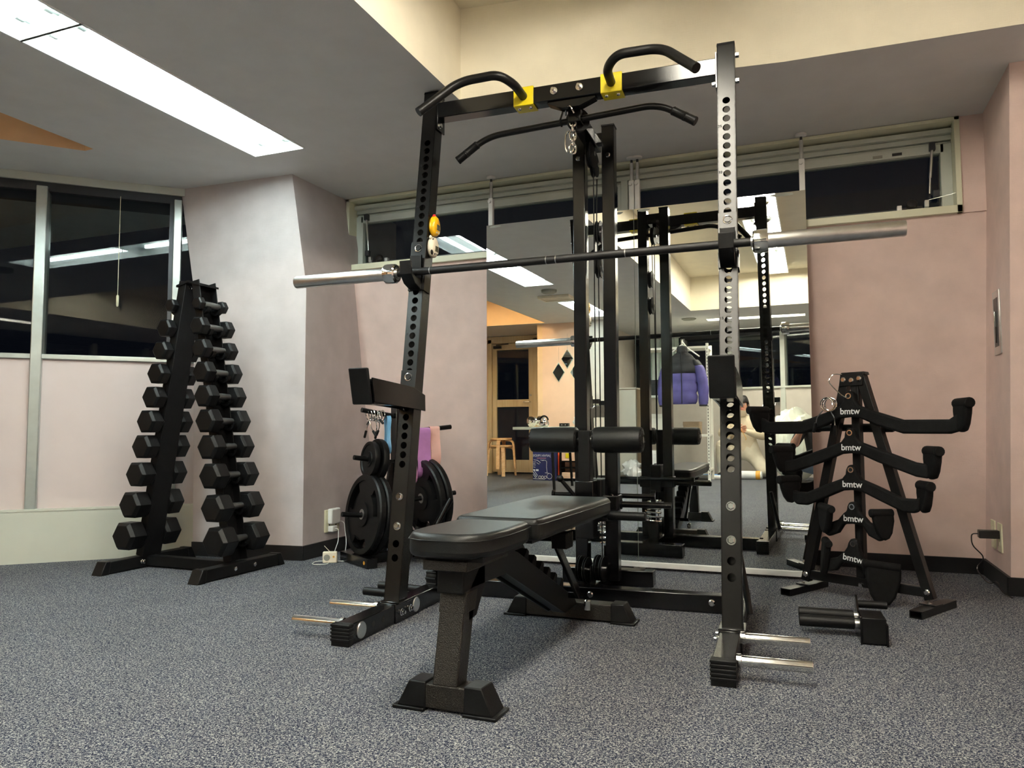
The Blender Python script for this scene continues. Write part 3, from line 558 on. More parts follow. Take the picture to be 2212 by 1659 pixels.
# ---- J cups, bar catches, safety arms
def jcup(xc, label):
    t = thing('bar_cup', label, 'bar cup', (-.236, 2.378, 0), RZ); P = lambda x, d, tt: tuple(Vector((xc+x, 0, ZB))+AD*d+AX*tt)
    t0, t1 = tz(1.195), tz(1.388)
    b = MB(); b.hexa([P(-.031, -.0055, t0), P(.031, -.0055, t0), P(.031, -.0005, t0), P(-.031, -.0005, t0)], [P(-.031, -.0055, t1), P(.031, -.0055, t1), P(.031, -.0005, t1), P(-.031, -.0005, t1)]); b.build('back_plate', 'upright_paint', t, bev=.001)
    for sx in (-1, 1): MB().hexa([P(sx*.0305-.0015, -.004, t0), P(sx*.0305+.0015+sx*.003, -.004, t0), P(sx*.0305+.0015+sx*.003, .05, t0), P(sx*.0305-.0015, .05, t0)], [P(sx*.0305-.0015, -.004, t0+.06), P(sx*.0305+.0015+sx*.003, -.004, t0+.06), P(sx*.0305+.0015+sx*.003, .05, t0+.06), P(sx*.0305-.0015, .05, t0+.06)]).build('side_cheek', 'paint', t)
    c = P(0, -.006, tz(1.362)); MB().tube([Vector(c)+Vector((1, 0, 0))*.0135*math.cos(a)+AX*.0135*math.sin(a) for a in [2*math.pi*k/22 for k in range(21)]], .0022, 7).build('pin_clip', 'chrome', t)
    MB().lathe([(.009, 0), (.009, .002)], c, -AD, 16).build('pin', 'upright_paint', t)
    y = fy(1.25); b = MB(); b.prism([(y-.010, 1.33), (y-.006, 1.33), (y-.006, 1.245), (y-.026, 1.2385), (y-.058, 1.2385), (y-.083, 1.250), (y-.090, 1.292), (y-.098, 1.292), (y-.092, 1.243), (y-.062, 1.213), (y-.006, 1.195), (y-.010, 1.22)], YZ, xc-.024, xc+.024); b.build('liner', 'rubber', t, bev=.002)
    return t
jcup(XL, 'black bar cup holding the barbell below the cartoon timers'); jcup(XR, 'black bar cup holding the barbell by the pale lit upright')
def safety(xc, label):
    t = thing('safety_arm', label, 'safety arm', (-.236, 2.378, 0), RZ); P = lambda x, d, tt: tuple(Vector((xc+x, 0, ZB))+AD*d+AX*tt)
    t0, t1 = tz(.80), tz(.888)
    MB().hexa([P(-.031, -.0055, t0), P(.031, -.0055, t0), P(.031, -.0005, t0), P(-.031, -.0005, t0)], [P(-.031, -.0055, t1), P(.031, -.0055, t1), P(.031, -.0005, t1), P(-.031, -.0005, t1)]).build('back_plate', 'upright_paint', t, bev=.001)
    c = P(0, -.006, tz(.862)); MB().tube([Vector(c)+Vector((1, 0, 0))*.0135*math.cos(a)+AX*.0135*math.sin(a) for a in [2*math.pi*k/22 for k in range(21)]], .0022, 7).build('pin_clip', 'chrome', t)
    MB().lathe([(.009, 0), (.009, .002)], c, -AD, 16).build('pin', 'upright_paint', t)
    b = MB()
    for sx in (-1, 1):
        x = xc+sx*.034; b.prism([(-.205, .838), (.095, .823), (.185, .798), (.188, .738), (.10, .745), (-.19, .758)], YZ, x-.003, x+.003)
    b.bx(xc-.034, xc+.034, -.19, .10, .752, .758); b.build('arm', 'paint', t, bev=.001)
    MB().hexa([(xc-.030, -.20, .834), (xc+.030, -.20, .834), (xc+.030, .10, .822), (xc-.030, .10, .822)], [(xc-.030, -.20, .828), (xc+.030, -.20, .828), (xc+.030, .10, .816), (xc-.030, .10, .816)]).build('wear_strip', 'rubber', t)
    MB().hexa([(xc-.036, -.210, .750), (xc+.036, -.210, .750), (xc+.036, -.200, .750), (xc-.036, -.200, .750)], [(xc-.036, -.240, .868), (xc+.036, -.240, .868), (xc+.036, -.228, .868), (xc-.036, -.228, .868)]).build('stop_plate', 'matte_black', t, bev=.004)
    return t
safety(XL, 'black safety arm pointing forward from the upright with the timers'); safety(XR, 'black safety arm pointing forward from the upright nearest the handle stand')
# ---- barbell
BL = [-1.656, -1.207, -1.178, .046, .074, .516]
t = thing('barbell', 'olympic barbell with steel sleeves resting in the half rack cups', 'barbell', (-.236, 2.378, 0), RZ); by = .1385
def bz(x): return 1.2542+(x+1.656)*.0074
MB().cyl((-1.208, by, bz(-1.208)), (.075, by, bz(.075)), .0142, 20).build('shaft', 'bar_shaft', t)
for xa in (-1.07, -.62, -.585, -.02, -.34): MB().cyl((xa, by, bz(xa)), (xa+.003, by, bz(xa)), .0144, 18).build('knurl_mark', 'steel', t)
for xe, xi, sd in ((-1.656, -1.207, -1), (.516, .074, 1)):
    L_ = abs(xe-xi); b = MB(); b.lathe([(.0245, 0), (.0245, L_-.004), (.0225, L_), (.0, L_)], (xi, by, bz(xi)), (sd, 0, .0074*sd), 28); b.build('sleeve', 'steel', t)
    MB().lathe([(.0, .0), (.032, .0), (.0365, .005), (.0375, .020), (.0375, .040), (.036, .046), (.0, .046)], (xi, by, bz(xi)), (sd, 0, .0074*sd), 32).build('collar', 'chrome', t)
    MB().cyl((xi+sd*.002, by, bz(xi)), (xi-sd*.006, by, bz(xi)), .018, 18).build('bushing', 'steel', t)
# ---- lat bar with its chain
t = thing('lat_bar', 'black angled lat pulldown bar hanging below the top crossbar', 'lat bar', (-.236, 2.378, 0), RZ); ly = .385
pth = fillet([(-1.050, ly-.012, 1.763), (-.935, ly, 1.842), (-.255, ly, 1.874), (-.130, ly-.012, 1.790)], .06, 8); MB().tube(pth, .0125, 14).build('shaft', 'satin', t)
for a, b_ in (((-1.062, ly-.012, 1.755), (-.975, ly-.006, 1.815)), ((-.120, ly-.012, 1.784), (-.205, ly-.006, 1.841))):
    a = Vector(a); b_ = Vector(b_); g = MB(); d_ = b_-a; n_ = d_.length
    g.lathe([(.0, 0), (.0165, 0), (.0175, .004), (.0165, .010), (.016, n_*.40), (.0172, n_*.41), (.016, n_*.44), (.0172, n_*.47), (.016, n_*.50), (.016, n_*.9), (.017, n_*.94), (.0135, n_)], a, d_, 18); g.build('grip', 'rubber', t)
for x in (-.628, -.566):
    b = MB(); b.tube([(x, ly, 1.858-.018), (x-.001, ly-.016, 1.862), (x, ly, 1.885), (x, ly+.014, 1.905)], .004, 8); b.build('hook_clip', 'rubber', t)
t = thing('chain', 'short chrome chain with a carabiner hanging under the lat bar', 'chain', (-.236, 2.378, 0), RZ)
def link(c, L_, w_, r_, rz, M=None):
    p = [(w_*math.sin(a)*(1 if True else 1), 0, L_/2*math.copysign(abs(math.cos(a))**.7, math.cos(a))) for a in [2*math.pi*k/18 for k in range(18)]]
    R_ = Matrix.Translation(c) @ Matrix.Rotation(rz, 4, 'Z'); return MB().tube([R_ @ Vector(q) for q in p], r_, 7, closed=True)
cx_ = -.578
for k, z in enumerate((1.845, 1.818, 1.790, 1.762, 1.738)): link((cx_, ly-.024, z), .040, .0115, .0038, (k % 2)*1.45+.3).build('link', 'chrome', t)
link((cx_-.014, ly-.018, 1.768), .085, .017, .0036, .2).build('carabiner', 'chrome', t)
b = MB(); b.tube(fillet([(-.602, yf+.06, 1.868), (-.590, yf+.02, 1.885), (-.566, yf+.00, 1.875), (-.556, yf+.01, 1.85)], .02, 5), .0035, 8); b.build('hook', 'chrome', t)
# ---- cartoon timers magnetised to the upright
def timer(zc, body, label, kind):
    sx = XL+.0305; t = thing('kitchen_timer', label, 'timer', (-.236, 2.378, 0), RZ); y = fy(zc)+.032
    out = []
    for a in [2*math.pi*k/28 for k in range(28)]:
        q = math.sin(a); r_ = .030*(1-.16*q if kind == 'chick' else 1-.02*q); out.append((y+r_*math.cos(a), zc+.040*q+.0*q))
    b = MB(); b.loft([[(sx, y+(p-y)*k, zc+(q-zc)*k) for p, q in out] for sx, k in ((sx, .86), (sx+.006, 1.), (sx+.018, .99), (sx+.026, .80), (sx+.029, .45))]); b.build('case', body, t, smooth=60)
    MB().bx(sx+.0265, sx+.0298, y-.013, y+.013, zc-.018, zc+.004).build('screen', 'lcd', t, bev=.001)
    for k in range(3): MB().lathe([(.0035, 0), (.0035, .003)], (sx+.024, y-.011+k*.011, zc-.027), (1, 0, -.3), 10).build('button', 'cream_plastic' if kind == 'chick' else 'dark_plastic', t)
    if kind == 'chick':
        MB().ball((sx+.012, y-.003, zc+.040), .007).ball((sx+.012, y+.005, zc+.0385), .006).build('comb', 'red', t)
        MB().ball((sx+.024, y, zc+.010), .006, sc=(.7, 1, .7)).build('beak', 'orange_plastic', t)
        MB().ball((sx+.018, y+.001, zc+.024), .013, sc=(.6, 1.3, .7)).build('brow', 'pinkish', t)
    else:
        for k in (-1, 1): MB().ball((sx+.012, y+k*.021, zc+.036), .007, sc=(.7, 1, 1.2)).build('ear', body, t)
        MB().ball((sx+.022, y+.004, zc+.017), .0085, sc=(.8, 1.1, .8)).build('snout', 'pinkish', t)
        MB().ball((sx+.019, y-.012, zc+.022), .010, sc=(.5, .9, 1.2)).build('patch', 'dark_plastic', t); MB().ball((sx+.018, y-.020, zc-.020), .011, sc=(.5, .8, 1.1)).build('patch', 'dark_plastic', t)
    return t
timer(1.457, 'timer_yellow', 'yellow chick shaped kitchen timer stuck high on the upright', 'chick'); timer(1.370, 'cream_plastic', 'white cow patterned kitchen timer below the yellow one', 'cow')
# ================================================================== ADJUSTABLE BENCH (lies along the room)
BX = -.822
bench = thing('weight_bench', 'black padded adjustable weight bench lying flat in front of the rack', 'bench', (BX, 0, 0))
def pad(poly, z0, z1, name, bev=.016):
    o = MB().prism(poly, XY, z0, z1).build(name, 'vinyl', bench, bev=bev, seg=4, smooth=60); return o
seat = [(-.098, 1.925), (.108, 1.925), (.116, 1.86), (.118, 1.74), (.108, 1.655), (.085, 1.612), (.045, 1.594), (-.045, 1.594), (-.085, 1.612), (-.104, 1.655), (-.108, 1.74), (-.105, 1.86)]
s_ = pad(seat, .362, .420, 'seat_pad')
back = [(-.120, 1.934), (.125, 1.934), (.132, 1.98), (.140, 2.40), (.140, 2.66), (.125, 2.70), (-.125, 2.70), (-.140, 2.66), (-.140, 2.40), (-.130, 1.98)]
b_ = pad(back, .364, .424, 'back_pad')
for pts, par, z in ((seat, s_, .4045), (back, b_, .4085)):
    n = len(pts); cx_ = sum(p[0] for p in pts)/n; cy_ = sum(p[1] for p in pts)/n
    MB().tube([(p[0]+(.0012 if p[0] > cx_ else -.0012), p[1]+(.0012 if p[1] > cy_ else -.0012), z) for p in pts], .0012, 6, True).build('seam', 'vinyl', par)
MB().bx(-.085, .095, 1.64, 1.90, .352, .364).build('seat_board', 'satin', bench); MB().bx(-.10, .10, 1.96, 2.66, .354, .366).build('back_board', 'satin', bench)
MB().bx(-.055, .060, 1.625, 1.885, .330, .354).build('seat_bracket', 'hammer', bench, bev=.002)
# front leg, boxed tube end, arched spine and rear leg
fl = MB().hexa([(-.034, 1.634, .06), (.032, 1.634, .06), (.032, 1.690, .06), (-.034, 1.690, .06)], [(-.034, 1.682, .275), (.032, 1.682, .275), (.032, 1.745, .275), (-.034, 1.745, .275)]).build('front_leg', 'hammer', bench, bev=.004)
MB().hexa([(-.036, 1.670, .222), (.034, 1.670, .222), (.034, 1.735, .222), (-.036, 1.735, .222)], [(-.036, 1.680, .27), (.034, 1.680, .27), (.034, 1.75, .27), (-.036, 1.75, .27)]).build('leg_collar', 'hammer', fl, bev=.003)
b = MB(); b.bx(-.034, .032, 1.668, 1.80, .272, .328); b.build('cross_tube', 'satin', bench, bev=.004)
MB().bx(-.036, .034, 1.662, 1.676, .270, .330).build('tube_cap', 'rubber', bench, bev=.003); MB().cyl((0, 1.70, .32), (0, 1.70, .36), .014, 14).build('pivot_pin', 'satin', bench)
pl = MB()
for x in (-.032, .026):
    pl.prism([(1.70, .20), (1.745, .205), (1.80, .275), (1.945, .272), (2.46, .055), (2.60, .055), (2.57, .085), (2.03, .318), (1.95, .340), (1.86, .322), (1.76, .318), (1.70, .27)], YZ, x, x+.006)
pl.build('spine_plate', 'satin', bench, bev=.0015)
sp = MB(); q = [(-.024, .026)]
sp.hexa([(-.024, 1.80, .278), (.024, 1.80, .278), (.024, 1.80, .318), (-.024, 1.80, .318)], [(-.024, 1.96, .282), (.024, 1.96, .282), (.024, 1.96, .332), (-.024, 1.96, .332)])
sp.hexa([(-.024, 1.95, .28), (.024, 1.95, .28), (.024, 1.98, .33), (-.024, 1.98, .33)], [(-.024, 2.50, .045), (.024, 2.50, .045), (.024, 2.56, .085), (-.024, 2.56, .085)])
sp.build('spine_tube', 'satin', bench, bev=.004)
for k in range(6):
    y = 2.10+k*.066; z = .304-k*.0285
    MB().prism([(y-.024, z-.012), (y+.020, z-.030), (y+.026, z+.004), (y+.008, z+.014), (y, z+.002)], YZ, -.030, .030).build('ladder_tooth', 'matte_black', bench, bev=.002)
for x in (-.062, .068):
    MB().bar((x, 2.235, .338), (x, 2.500, .108), .012, .030, (0, .5, .7)).build('ladder_strut', 'paint', bench, bev=.002)
MB().cyl((-.075, 2.235, .338), (.085, 2.235, .338), .016, 14).build('strut_hinge', 'satin', bench)
b = MB(); b.bx(.070, .115, 2.215, 2.290, .305, .348)
for k in range(5): b.bx(.068, .117, 2.218+k*.014, 2.225+k*.014, .303, .350)
b.build('ribbed_plug', 'rubber', bench, bev=.0012)
MB().cyl((-.075, 2.505, .105), (.085, 2.505, .105), .010, 12).build('ladder_rod', 'paint', bench); MB().lathe([(.012, 0), (.012, .03), (.008, .034)], (.09, 2.53, .055), (0, 0, 1), 12).build('stop_bolt', 'chrome', bench)
MB().bx(-.03, .03, 2.60, 2.72, .335, .362).build('handle_stem', 'satin', bench, bev=.003); MB().cyl((-.245, 2.742, .352), (.24, 2.742, .352), .0095, 14).build('rear_handle', 'paint', bench)
for xa, xb in ((-.255, -.115), (.110, .25)): MB().lathe([(.013, 0), (.0165, .002), (.0165, .136), (.013, .14)], (xa, 2.742, .352), (1, 0, 0), 18).build('handle_grip', 'rubber', bench)
kn = MB().lathe([(.0, 0), (.022, 0), (.024, .003), (.024, .027), (.022, .03), (.0, .03)], (-.045, 1.70, .300), (-1, 0, 0), 18).build('adjust_knob', 'rubber', bench)
b = MB()
for k in range(10):
    a = 2*math.pi*k/10; b.cyl((-.047, 1.70+.0235*math.cos(a), .300+.0235*math.sin(a)), (-.074, 1.70+.0235*math.cos(a), .300+.0235*math.sin(a)), .0035, 8)
b.build('knob_rib', 'rubber', kn)
def benchfoot(y, xh, name, cw=.085):
    MB().bx(-xh+.05, xh-.05, y-.030, y+.030, .006, .062).build(name, 'hammer', bench, bev=.003)
    for s in (-1, 1):
        q0 = [(s*(xh-cw), y-.036, .007), (s*(xh-.010), y-.036, .007), (s*(xh-.010), y+.036, .007), (s*(xh-cw), y+.036, .007)]; q1 = [(s*(xh-cw), y-.032, .067), (s*(xh-.040), y-.032, .067), (s*(xh-.040), y+.032, .067), (s*(xh-cw), y+.032, .067)]
        c = MB().hexa(q0, q1).build('foot_cap', 'rubber', bench, bev=.003); MB().bx(min(s*(xh-cw), s*xh), max(s*(xh-cw), s*xh), y-.042, y+.042, 0, .008).build('sole', 'rubber', c, bev=.002)
benchfoot(1.664, .135, 'front_foot'); benchfoot(2.622, .240, 'rear_foot')
# ================================================================== DUMBBELL RACK AND DUMBBELLS
DX, DY_ = -2.822, 2.88
dr = thing('dumbbell_rack', 'black A frame dumbbell rack standing in front of the pillar', 'dumbbell rack', (DX, DY_, 0))
def half(z): return .235-(z-.163)*.174
ZS = [1.283, 1.171, 1.062, .949, .834, .716, .594, .46, .313, .163]
RS = [.033, .047, .049, .055, .058, .062, .064, .066, .070, .074]; HL = [.036, .052, .055, .060, .066, .072, .076, .084, .092, .10]
for s in (-1, 1):
    a = Vector((s*half(.055), 0, .055)); c = Vector((s*half(1.40), 0, 1.40)); b = MB(); b.bar(a, c, .006, .112, (0, 1, 0))
    lg = None; d_ = (c-a).normalized(); nrm = Vector((d_.z, 0, -d_.x))
    for y in (-.054, .054): b.bar(a+Vector((0, y, 0))+nrm*s*.02, c+Vector((0, y, 0))+nrm*s*.02, .046, .005, (0, 1, 0))
    lg = b.build('leg_channel', 'matte_black', dr, bev=.002)
    for z in ZS:
        for y in (-.040, .040):
            x = s*(half(z)+.045); q = [(x+.026*math.cos(t), z-.012+.026*math.sin(t)) for t in [math.pi+math.pi*k/8 for k in range(9)]]+[(x+.034*math.cos(t), z-.012+.034*math.sin(t)) for t in [2*math.pi-math.pi*k/8 for k in range(9)]]
            MB().prism(q, XZ, y-.010, y+.010).build('cradle', 'rubber', lg)
    for y in (-.03, .03): MB().lathe([(.010, 0), (.010, .005), (.006, .007)], (s*half(1.375)-s*.004, y, 1.375), (-s, 0, .15), 12).build('bolt', 'chrome', lg)
    MB().prism([(s*half(1.41)-.02*s, 1.395), (s*(half(1.41)+.055), 1.375), (s*(half(1.41)+.055), 1.385), (s*half(1.41)-.02*s, 1.405)], XZ, -.065, .065).build('top_flap', 'matte_black', lg)
    xf_ = -.280 if s < 0 else .297; ft = MB().bx(xf_-.027, xf_+.027, -.255, .255, .004, .058).build('foot', 'matte_black', dr, bev=.003)
    for e in (-1, 1):
        q0 = [(xf_-.031, e*.245, 0), (xf_+.031, e*.245, 0), (xf_+.031, e*.292, 0), (xf_-.031, e*.292, 0)]; q1 = [(xf_-.030, e*.235, .061), (xf_+.030, e*.235, .061), (xf_+.030, e*.262, .061), (xf_-.030, e*.262, .061)]
        MB().hexa(q0, q1).build('foot_cap', 'rubber', ft, bev=.003)
    for y in (-.06, .06): MB().lathe([(.010, 0), (.010, .005), (.006, .008)], (s*half(.05)-s*.016, y, .034), (-s, 0, 0), 12).build('bolt', 'chrome', ft)
    for y in (-.06, .07): MB().lathe([(.010, 0), (.010, .005), (.006, .008)], (xf_+.027, y, .034), (1, 0, 0), 12).build('bolt', 'chrome', ft)
MB().bx(-half(.05)-.0, half(.05), -.026, .026, .008, .056).build('cross_bar', 'matte_black', dr, bev=.003)
ORD = ['first', 'second', 'third', 'fourth', 'fifth', 'sixth', 'seventh', 'eighth', 'ninth', 'tenth']
for i in range(10):
    R_, hl = RS[i], HL[i]; g0 = .058; ms = []
    for s in (-1, 1):
        t = thing('hex_dumbbell', 'black rubber hex dumbbell, %s row from top, rack leg %s' % (ORD[i], 'nearest the window' if s < 0 else 'nearest the pillar corner'), 'dumbbell', (DX+s*(half(ZS[i])+.045), DY_, ZS[i]), 0, 'hex dumbbells on the rack')
        if not ms:
            o1 = MB().lathe([(.0145, -g0), (.0155, -.03), (.0165, 0), (.0155, .03), (.0145, g0)], (0, 0, 0), (0, 1, 0), 18).build('handle', 'knurl', t); ms.append(o1)
            for e in (-1, 1):
                b = MB(); pr_ = [(R_*.42, g0-.004), (R_*.86, g0), (R_, g0+hl*.16), (R_, g0+hl*.84), (R_*.80, g0+hl), (R_*.30, g0+hl)]
                b.loft([[Vector((r_*math.cos(math.pi/3*k), e*h, r_*math.sin(math.pi/3*k))) for k in range(6)] for r_, h in pr_]); ms.append(b.build('head', 'rubber', t, smooth=20, bev=.002))
        else:
            for o1 in ms: c = o1.copy(); COL.objects.link(c); c.parent = t
# ================================================================== PLATE TREE
pt = thing('plate_tree', 'black weight plate tree standing against the pillar side', 'plate tree', (-2.03, 3.47, 0), math.radians(-32))
b = MB(); b.bx(-.03, .03, -.02, .02, .05, .80); b.build('post', 'paint', pt, bev=.003)
MB().prism([(-.16, .05), (.16, .05), (.03, .42), (-.03, .42)], XZ, -.003, .003).build('web_plate', 'satin', pt)
for s in (-1, 1):
    MB().bar((0, s*.015, .50), (0, s*.085, .045), .05, .025, (1, 0, 0)).build('brace', 'paint', pt, bev=.002)
    MB().bx(-.16, .16, s*.21-.028, s*.21+.028, .002, .05).build('foot', 'paint', pt, bev=.003)
MB().bx(-.025, .025, -.21, .21, .01, .05).build('base_bar', 'paint', pt); MB().bar((.0, .05, .03), (.21, .06, .075), .03, .03).build('holder_arm', 'paint', pt); MB().lathe([(.0, 0), (.0165, 0), (.0165, .30), (.013, .30), (.013, .25), (.0, .25)], (.195, .045, .06), (.13, .56, 1.), 16).build('bar_holder', 'paint', pt)
MB().lathe([(.009, 0), (.009, .001)], (.125, -.2381, .026), (0, -1, 0), 16).build('foot_badge', 'tape_orange', pt)
PEG = [(-1, .225, .30), (-1, .505, .24), (-1, .745, .20), (1, .30, .36), (1, .66, .33)]
for s, z, L_ in PEG: MB().cyl((0, s*.02, z), (0, s*L_, z+.03), .0125, 16).build('peg', 'rubber', pt)
def plate(loc, R_, th, label, grips=True, tilt=0):
    t = thing('weight_plate', label, 'weight plate', (0, 0, 0), 0, 'weight plates on the tree')
    Mx = Matrix.Translation((-2.03, 3.47, 0)) @ Matrix.Rotation(math.radians(-32), 4, 'Z') @ Matrix.Translation(loc) @ Matrix.Rotation(tilt, 4, 'X')
    t.matrix_world = Mx; n = 48; h = th/2
    def angw(k): return 2*math.pi*k/n
    if grips:
        # annulus with three grip slots: rings r1..r2 omitted between spokes
        slots = [set(range(5, 12)), set(range(21, 28)), set(range(37, 44))]; allslot = set().union(*slots); r0, ra, rb = .0262, R_*.62, R_*.84; b = MB()
        P = lambda r, k, y: (r*math.sin(angw(k)), y, r*math.cos(angw(k)))
        for k in range(n):
            k2 = k+1
            for (ri, ro, hh) in ((r0, R_*.30, h), (R_*.30, ra, h*.62), (rb, R_*.97, h)):
                for sg in (-1, 1): b.add([P(ri, k, sg*hh), P(ro, k, sg*hh), P(ro, k2, sg*hh), P(ri, k2, sg*hh)], [(0, 1, 2, 3)])
            for (r_, ya, yb) in ((r0, -h, h), (R_*.30, -h, -h*.62), (R_*.30, h*.62, h)): b.add([P(r_, k, ya), P(r_, k2, ya), P(r_, k2, yb), P(r_, k, yb)], [(0, 1, 2, 3)])
            b.add([P(R_*.97, k, -h), P(R_*.97, k2, -h), P(R_, k2, -h*.6), P(R_, k, -h*.6)], [(0, 1, 2, 3)]); b.add([P(R_, k, -h*.6), P(R_, k2, -h*.6), P(R_, k2, h*.6), P(R_, k, h*.6)], [(0, 1, 2, 3)]); b.add([P(R_*.97, k, h), P(R_*.97, k2, h), P(R_, k2, h*.6), P(R_, k, h*.6)], [(0, 1, 2, 3)])
            if k in allslot:
                for r_ in (ra, rb): b.add([P(r_, k, -h), P(r_, k2, -h), P(r_, k2, h), P(r_, k, h)], [(0, 1, 2, 3)])
                for kk in (k, k2):
                    if (kk-1 if kk == k else kk) % n not in allslot: b.add([P(ra, kk, -h*.62), P(rb, kk, -h*.62), P(rb, kk, h*.62), P(ra, kk, h*.62)], [(0, 1, 2, 3)])
            else:
                for sg in (-1, 1): b.add([P(ra, k, sg*h*.62), P(rb, k, sg*h*.62), P(rb, k2, sg*h*.62), P(ra, k2, sg*h*.62)], [(0, 1, 2, 3)])
                for sg in (-1, 1): b.add([P(rb, k, sg*h*.62), P(rb, k2, sg*h*.62), P(rb, k2, sg*h), P(rb, k, sg*h)], [(0, 1, 2, 3)])
        b.build('disc', 'rubber', t, smooth=40)
    else:
        b = MB(); b.loft([b.ring((0, y, 0), (0, 1, 0), r_, 40) for r_, y in ((.0262, -h), (R_*.42, -h), (R_*.45, -h*.6), (R_*.80, -h*.6), (R_*.84, -h), (R_*.98, -h), (R_, -h*.6), (R_, h*.6), (R_*.98, h), (R_*.84, h), (R_*.80, h*.6), (R_*.45, h*.6), (R_*.42, h), (.0262, h))], True, True); b.build('disc', 'rubber', t)
    b = MB(); b.loft([b.ring((0, y, 0), (0, 1, 0), r_, 28) for r_, y in ((.0135, -h-.002), (.0262, -h-.002), (.0262, h+.002), (.0135, h+.002))], True, True); b.build('bore_ring', 'steel' if grips else 'rubber', t)
    return t
tl = math.radians(-6)
plate((0, -.175, .246), .205, .038, 'large black grip plate on the lower peg facing the pillar', True, tl); plate((0, -.135, .243), .205, .034, 'large black plate hidden behind the front grip plate', True, tl)
plate((0, -.150, .523), .092, .026, 'small black plate on the upper peg, outermost of two', False, tl); plate((0, -.110, .518), .110, .030, 'medium black plate on the upper peg behind the small one', False, tl)
plate((0, .165, .312), .205, .038, 'large black plate on the peg facing the mirrors', True, -tl); plate((0, .208, .316), .205, .034, 'outermost large black plate near the mirrors', True, -tl)
Mt = Matrix.Translation((-2.03, 3.47, 0)) @ Matrix.Rotation(math.radians(-32), 4, 'Z')
def band(y0, y1, z, Lh, wv, m, label, lean=0):
    t = thing('resistance_band', label, 'band', (0, 0, 0), 0, 'resistance bands on the tree'); n = 26; out = []; inn = []
    for k in range(n):
        a = 2*math.pi*k/n; zz = -Lh/2+Lh/2*math.cos(a); x = wv*math.sin(a)*(1+.5*math.sin(a/2)**2)+.010*math.sin(3*a+lean*9)+lean*zz
        out.append((x, z+.014+zz)); inn.append((x*.93, z+.012+zz*.992))
    b = MB(); b.loft([[(x, y0, q) for x, q in out], [(x+.008, y1, q) for x, q in out], [(x+.008, y1, q) for x, q in inn], [(x, y0, q) for x, q in inn]], False, True)
    b.xf(Mt); b.build('strap', m, t, smooth=70)
band(.110, .185, .672, .270, .034, 'band_purple', 'purple resistance band hanging from the tree peg', .05); band(.060, .105, .668, .290, .022, 'band_pink', 'mauve resistance band behind the purple one', .0); band(.190, .245, .680, .265, .045, 'band_peach', 'peach resistance band nearest the mirror', .18)
band(-.065, -.045, .735, .20, .016, 'band_blue', 'pale blue resistance band behind the rack upright', 0)
def spring_clip(M, label, group='spring collar clips'):
    t = thing('spring_clip', label, 'collar clip', (0, 0, 0), 0, group); t.matrix_world = M
    MB().tube([(.027*math.cos(a), .0030*a/1.2-.012, .027*math.sin(a)) for a in [2*math.pi*k/20 for k in range(56)]], .0026, 7).build('coil', 'chrome', t)
    for s in (-1, 1):
        MB().tube([(s*.012, s*.010, -.026), (s*.030, s*.012, -.055), (s*.034, s*.012, -.085)], .0024, 7).build('arm', 'chrome', t); MB().lathe([(.004, 0), (.0065, .003), (.0065, .036), (.004, .04)], (s*.034, s*.012, -.078), (s*.1, 0, -1), 10).build('grip', 'rubber', t)
    return t
for k, (y, rx, lb) in enumerate(((-.155, .15, 'chrome spring collar clip hanging outermost on the top peg'), (-.130, -.2, 'chrome spring collar clip second on the top peg'), (-.105, .1, 'chrome spring collar clip innermost on the top peg'))):
    spring_clip(Mt @ Matrix.Translation((0, y, .745)) @ Matrix.Rotation(rx, 4, 'X') @ Matrix.Rotation(.9*k-.9, 4, 'Y'), lb)
# ================================================================== HANDLE STAND WITH PADDED PULL BARS
SR = math.radians(-29.1); SO = (.165, 3.295, 0)
st = thing('handle_stand', 'black A shaped stand holding padded pulldown handles', 'stand', SO, SR)
for s, x0, x1 in ((-1, -.240, -.042), (1, .246, .016)):
    lg = MB().bar((x0, 0, .045), (x1, 0, .880), .034, .034, (0, 1, 0)).build('leg', 'satin', st, bev=.002)
    b = MB(); xf_ = x0+(-.008 if s < 0 else .008); L_ = .148
    for (xa, xb, za, zb) in ((-.022, .022, 0, .003), (-.022, .022, .024, .027), (-.022, -.019, .003, .024), (.019, .022, .003, .024)): b.bx(xf_+xa, xf_+xb, -L_, L_, za, zb)
    f_ = b.build('foot', 'satin', st); MB().bx(x0-.03, x0+.03, -.032, .032, .027, .032).build('foot_plate', 'satin', f_, bev=.001)
    MB().lathe([(.009, 0), (.009, .004), (.005, .007)], (x0+.004*s, -.023, .032), (0, 0, 1), 12).build('bolt', 'chrome', f_)
    MB().lathe([(.011, 0), (.011, .003), (.007, .006)], (x0-.006*s, -.017, .072), (0, -1, 0), 14).build('bolt', 'chrome', lg)
MB().bx(-.235, .24, -.013, .013, .052, .088).build('cross_beam', 'satin', st, bev=.002)
MB().bx(-.022, .010, -.016, .016, .088, .86).build('centre_post', 'satin', st, bev=.002); MB().bx(-.012, -.000, -.0165, -.0155, .10, .85).build('post_slot', 'void', st)
MB().prism([(-.066, .838), (.030, .838), (.034, .890), (-.058, .890)], XZ, -.023, -.018).build('top_plate', 'satin', st, bev=.002); MB().prism([(-.062, .880), (.040, .880), (.036, .893), (-.056, .893)], XZ, -.02, .02).build('top_cap', 'satin', st, bev=.002)
for x, z in ((-.046, .864), (-.014, .860), (.017, .866)): MB().lathe([(.0105, 0), (.0105, .003), (.007, .006)], (x, -.023, z), (0, -1, 0), 16).build('bolt', 'chrome', st)
MB().lathe([(.010, 0), (.010, .003), (.007, .006)], (-.006, -.013, .060), (0, -1, 0), 14).build('bolt', 'chrome', st)
EYE = [.797, .653, .509, .366, .224]
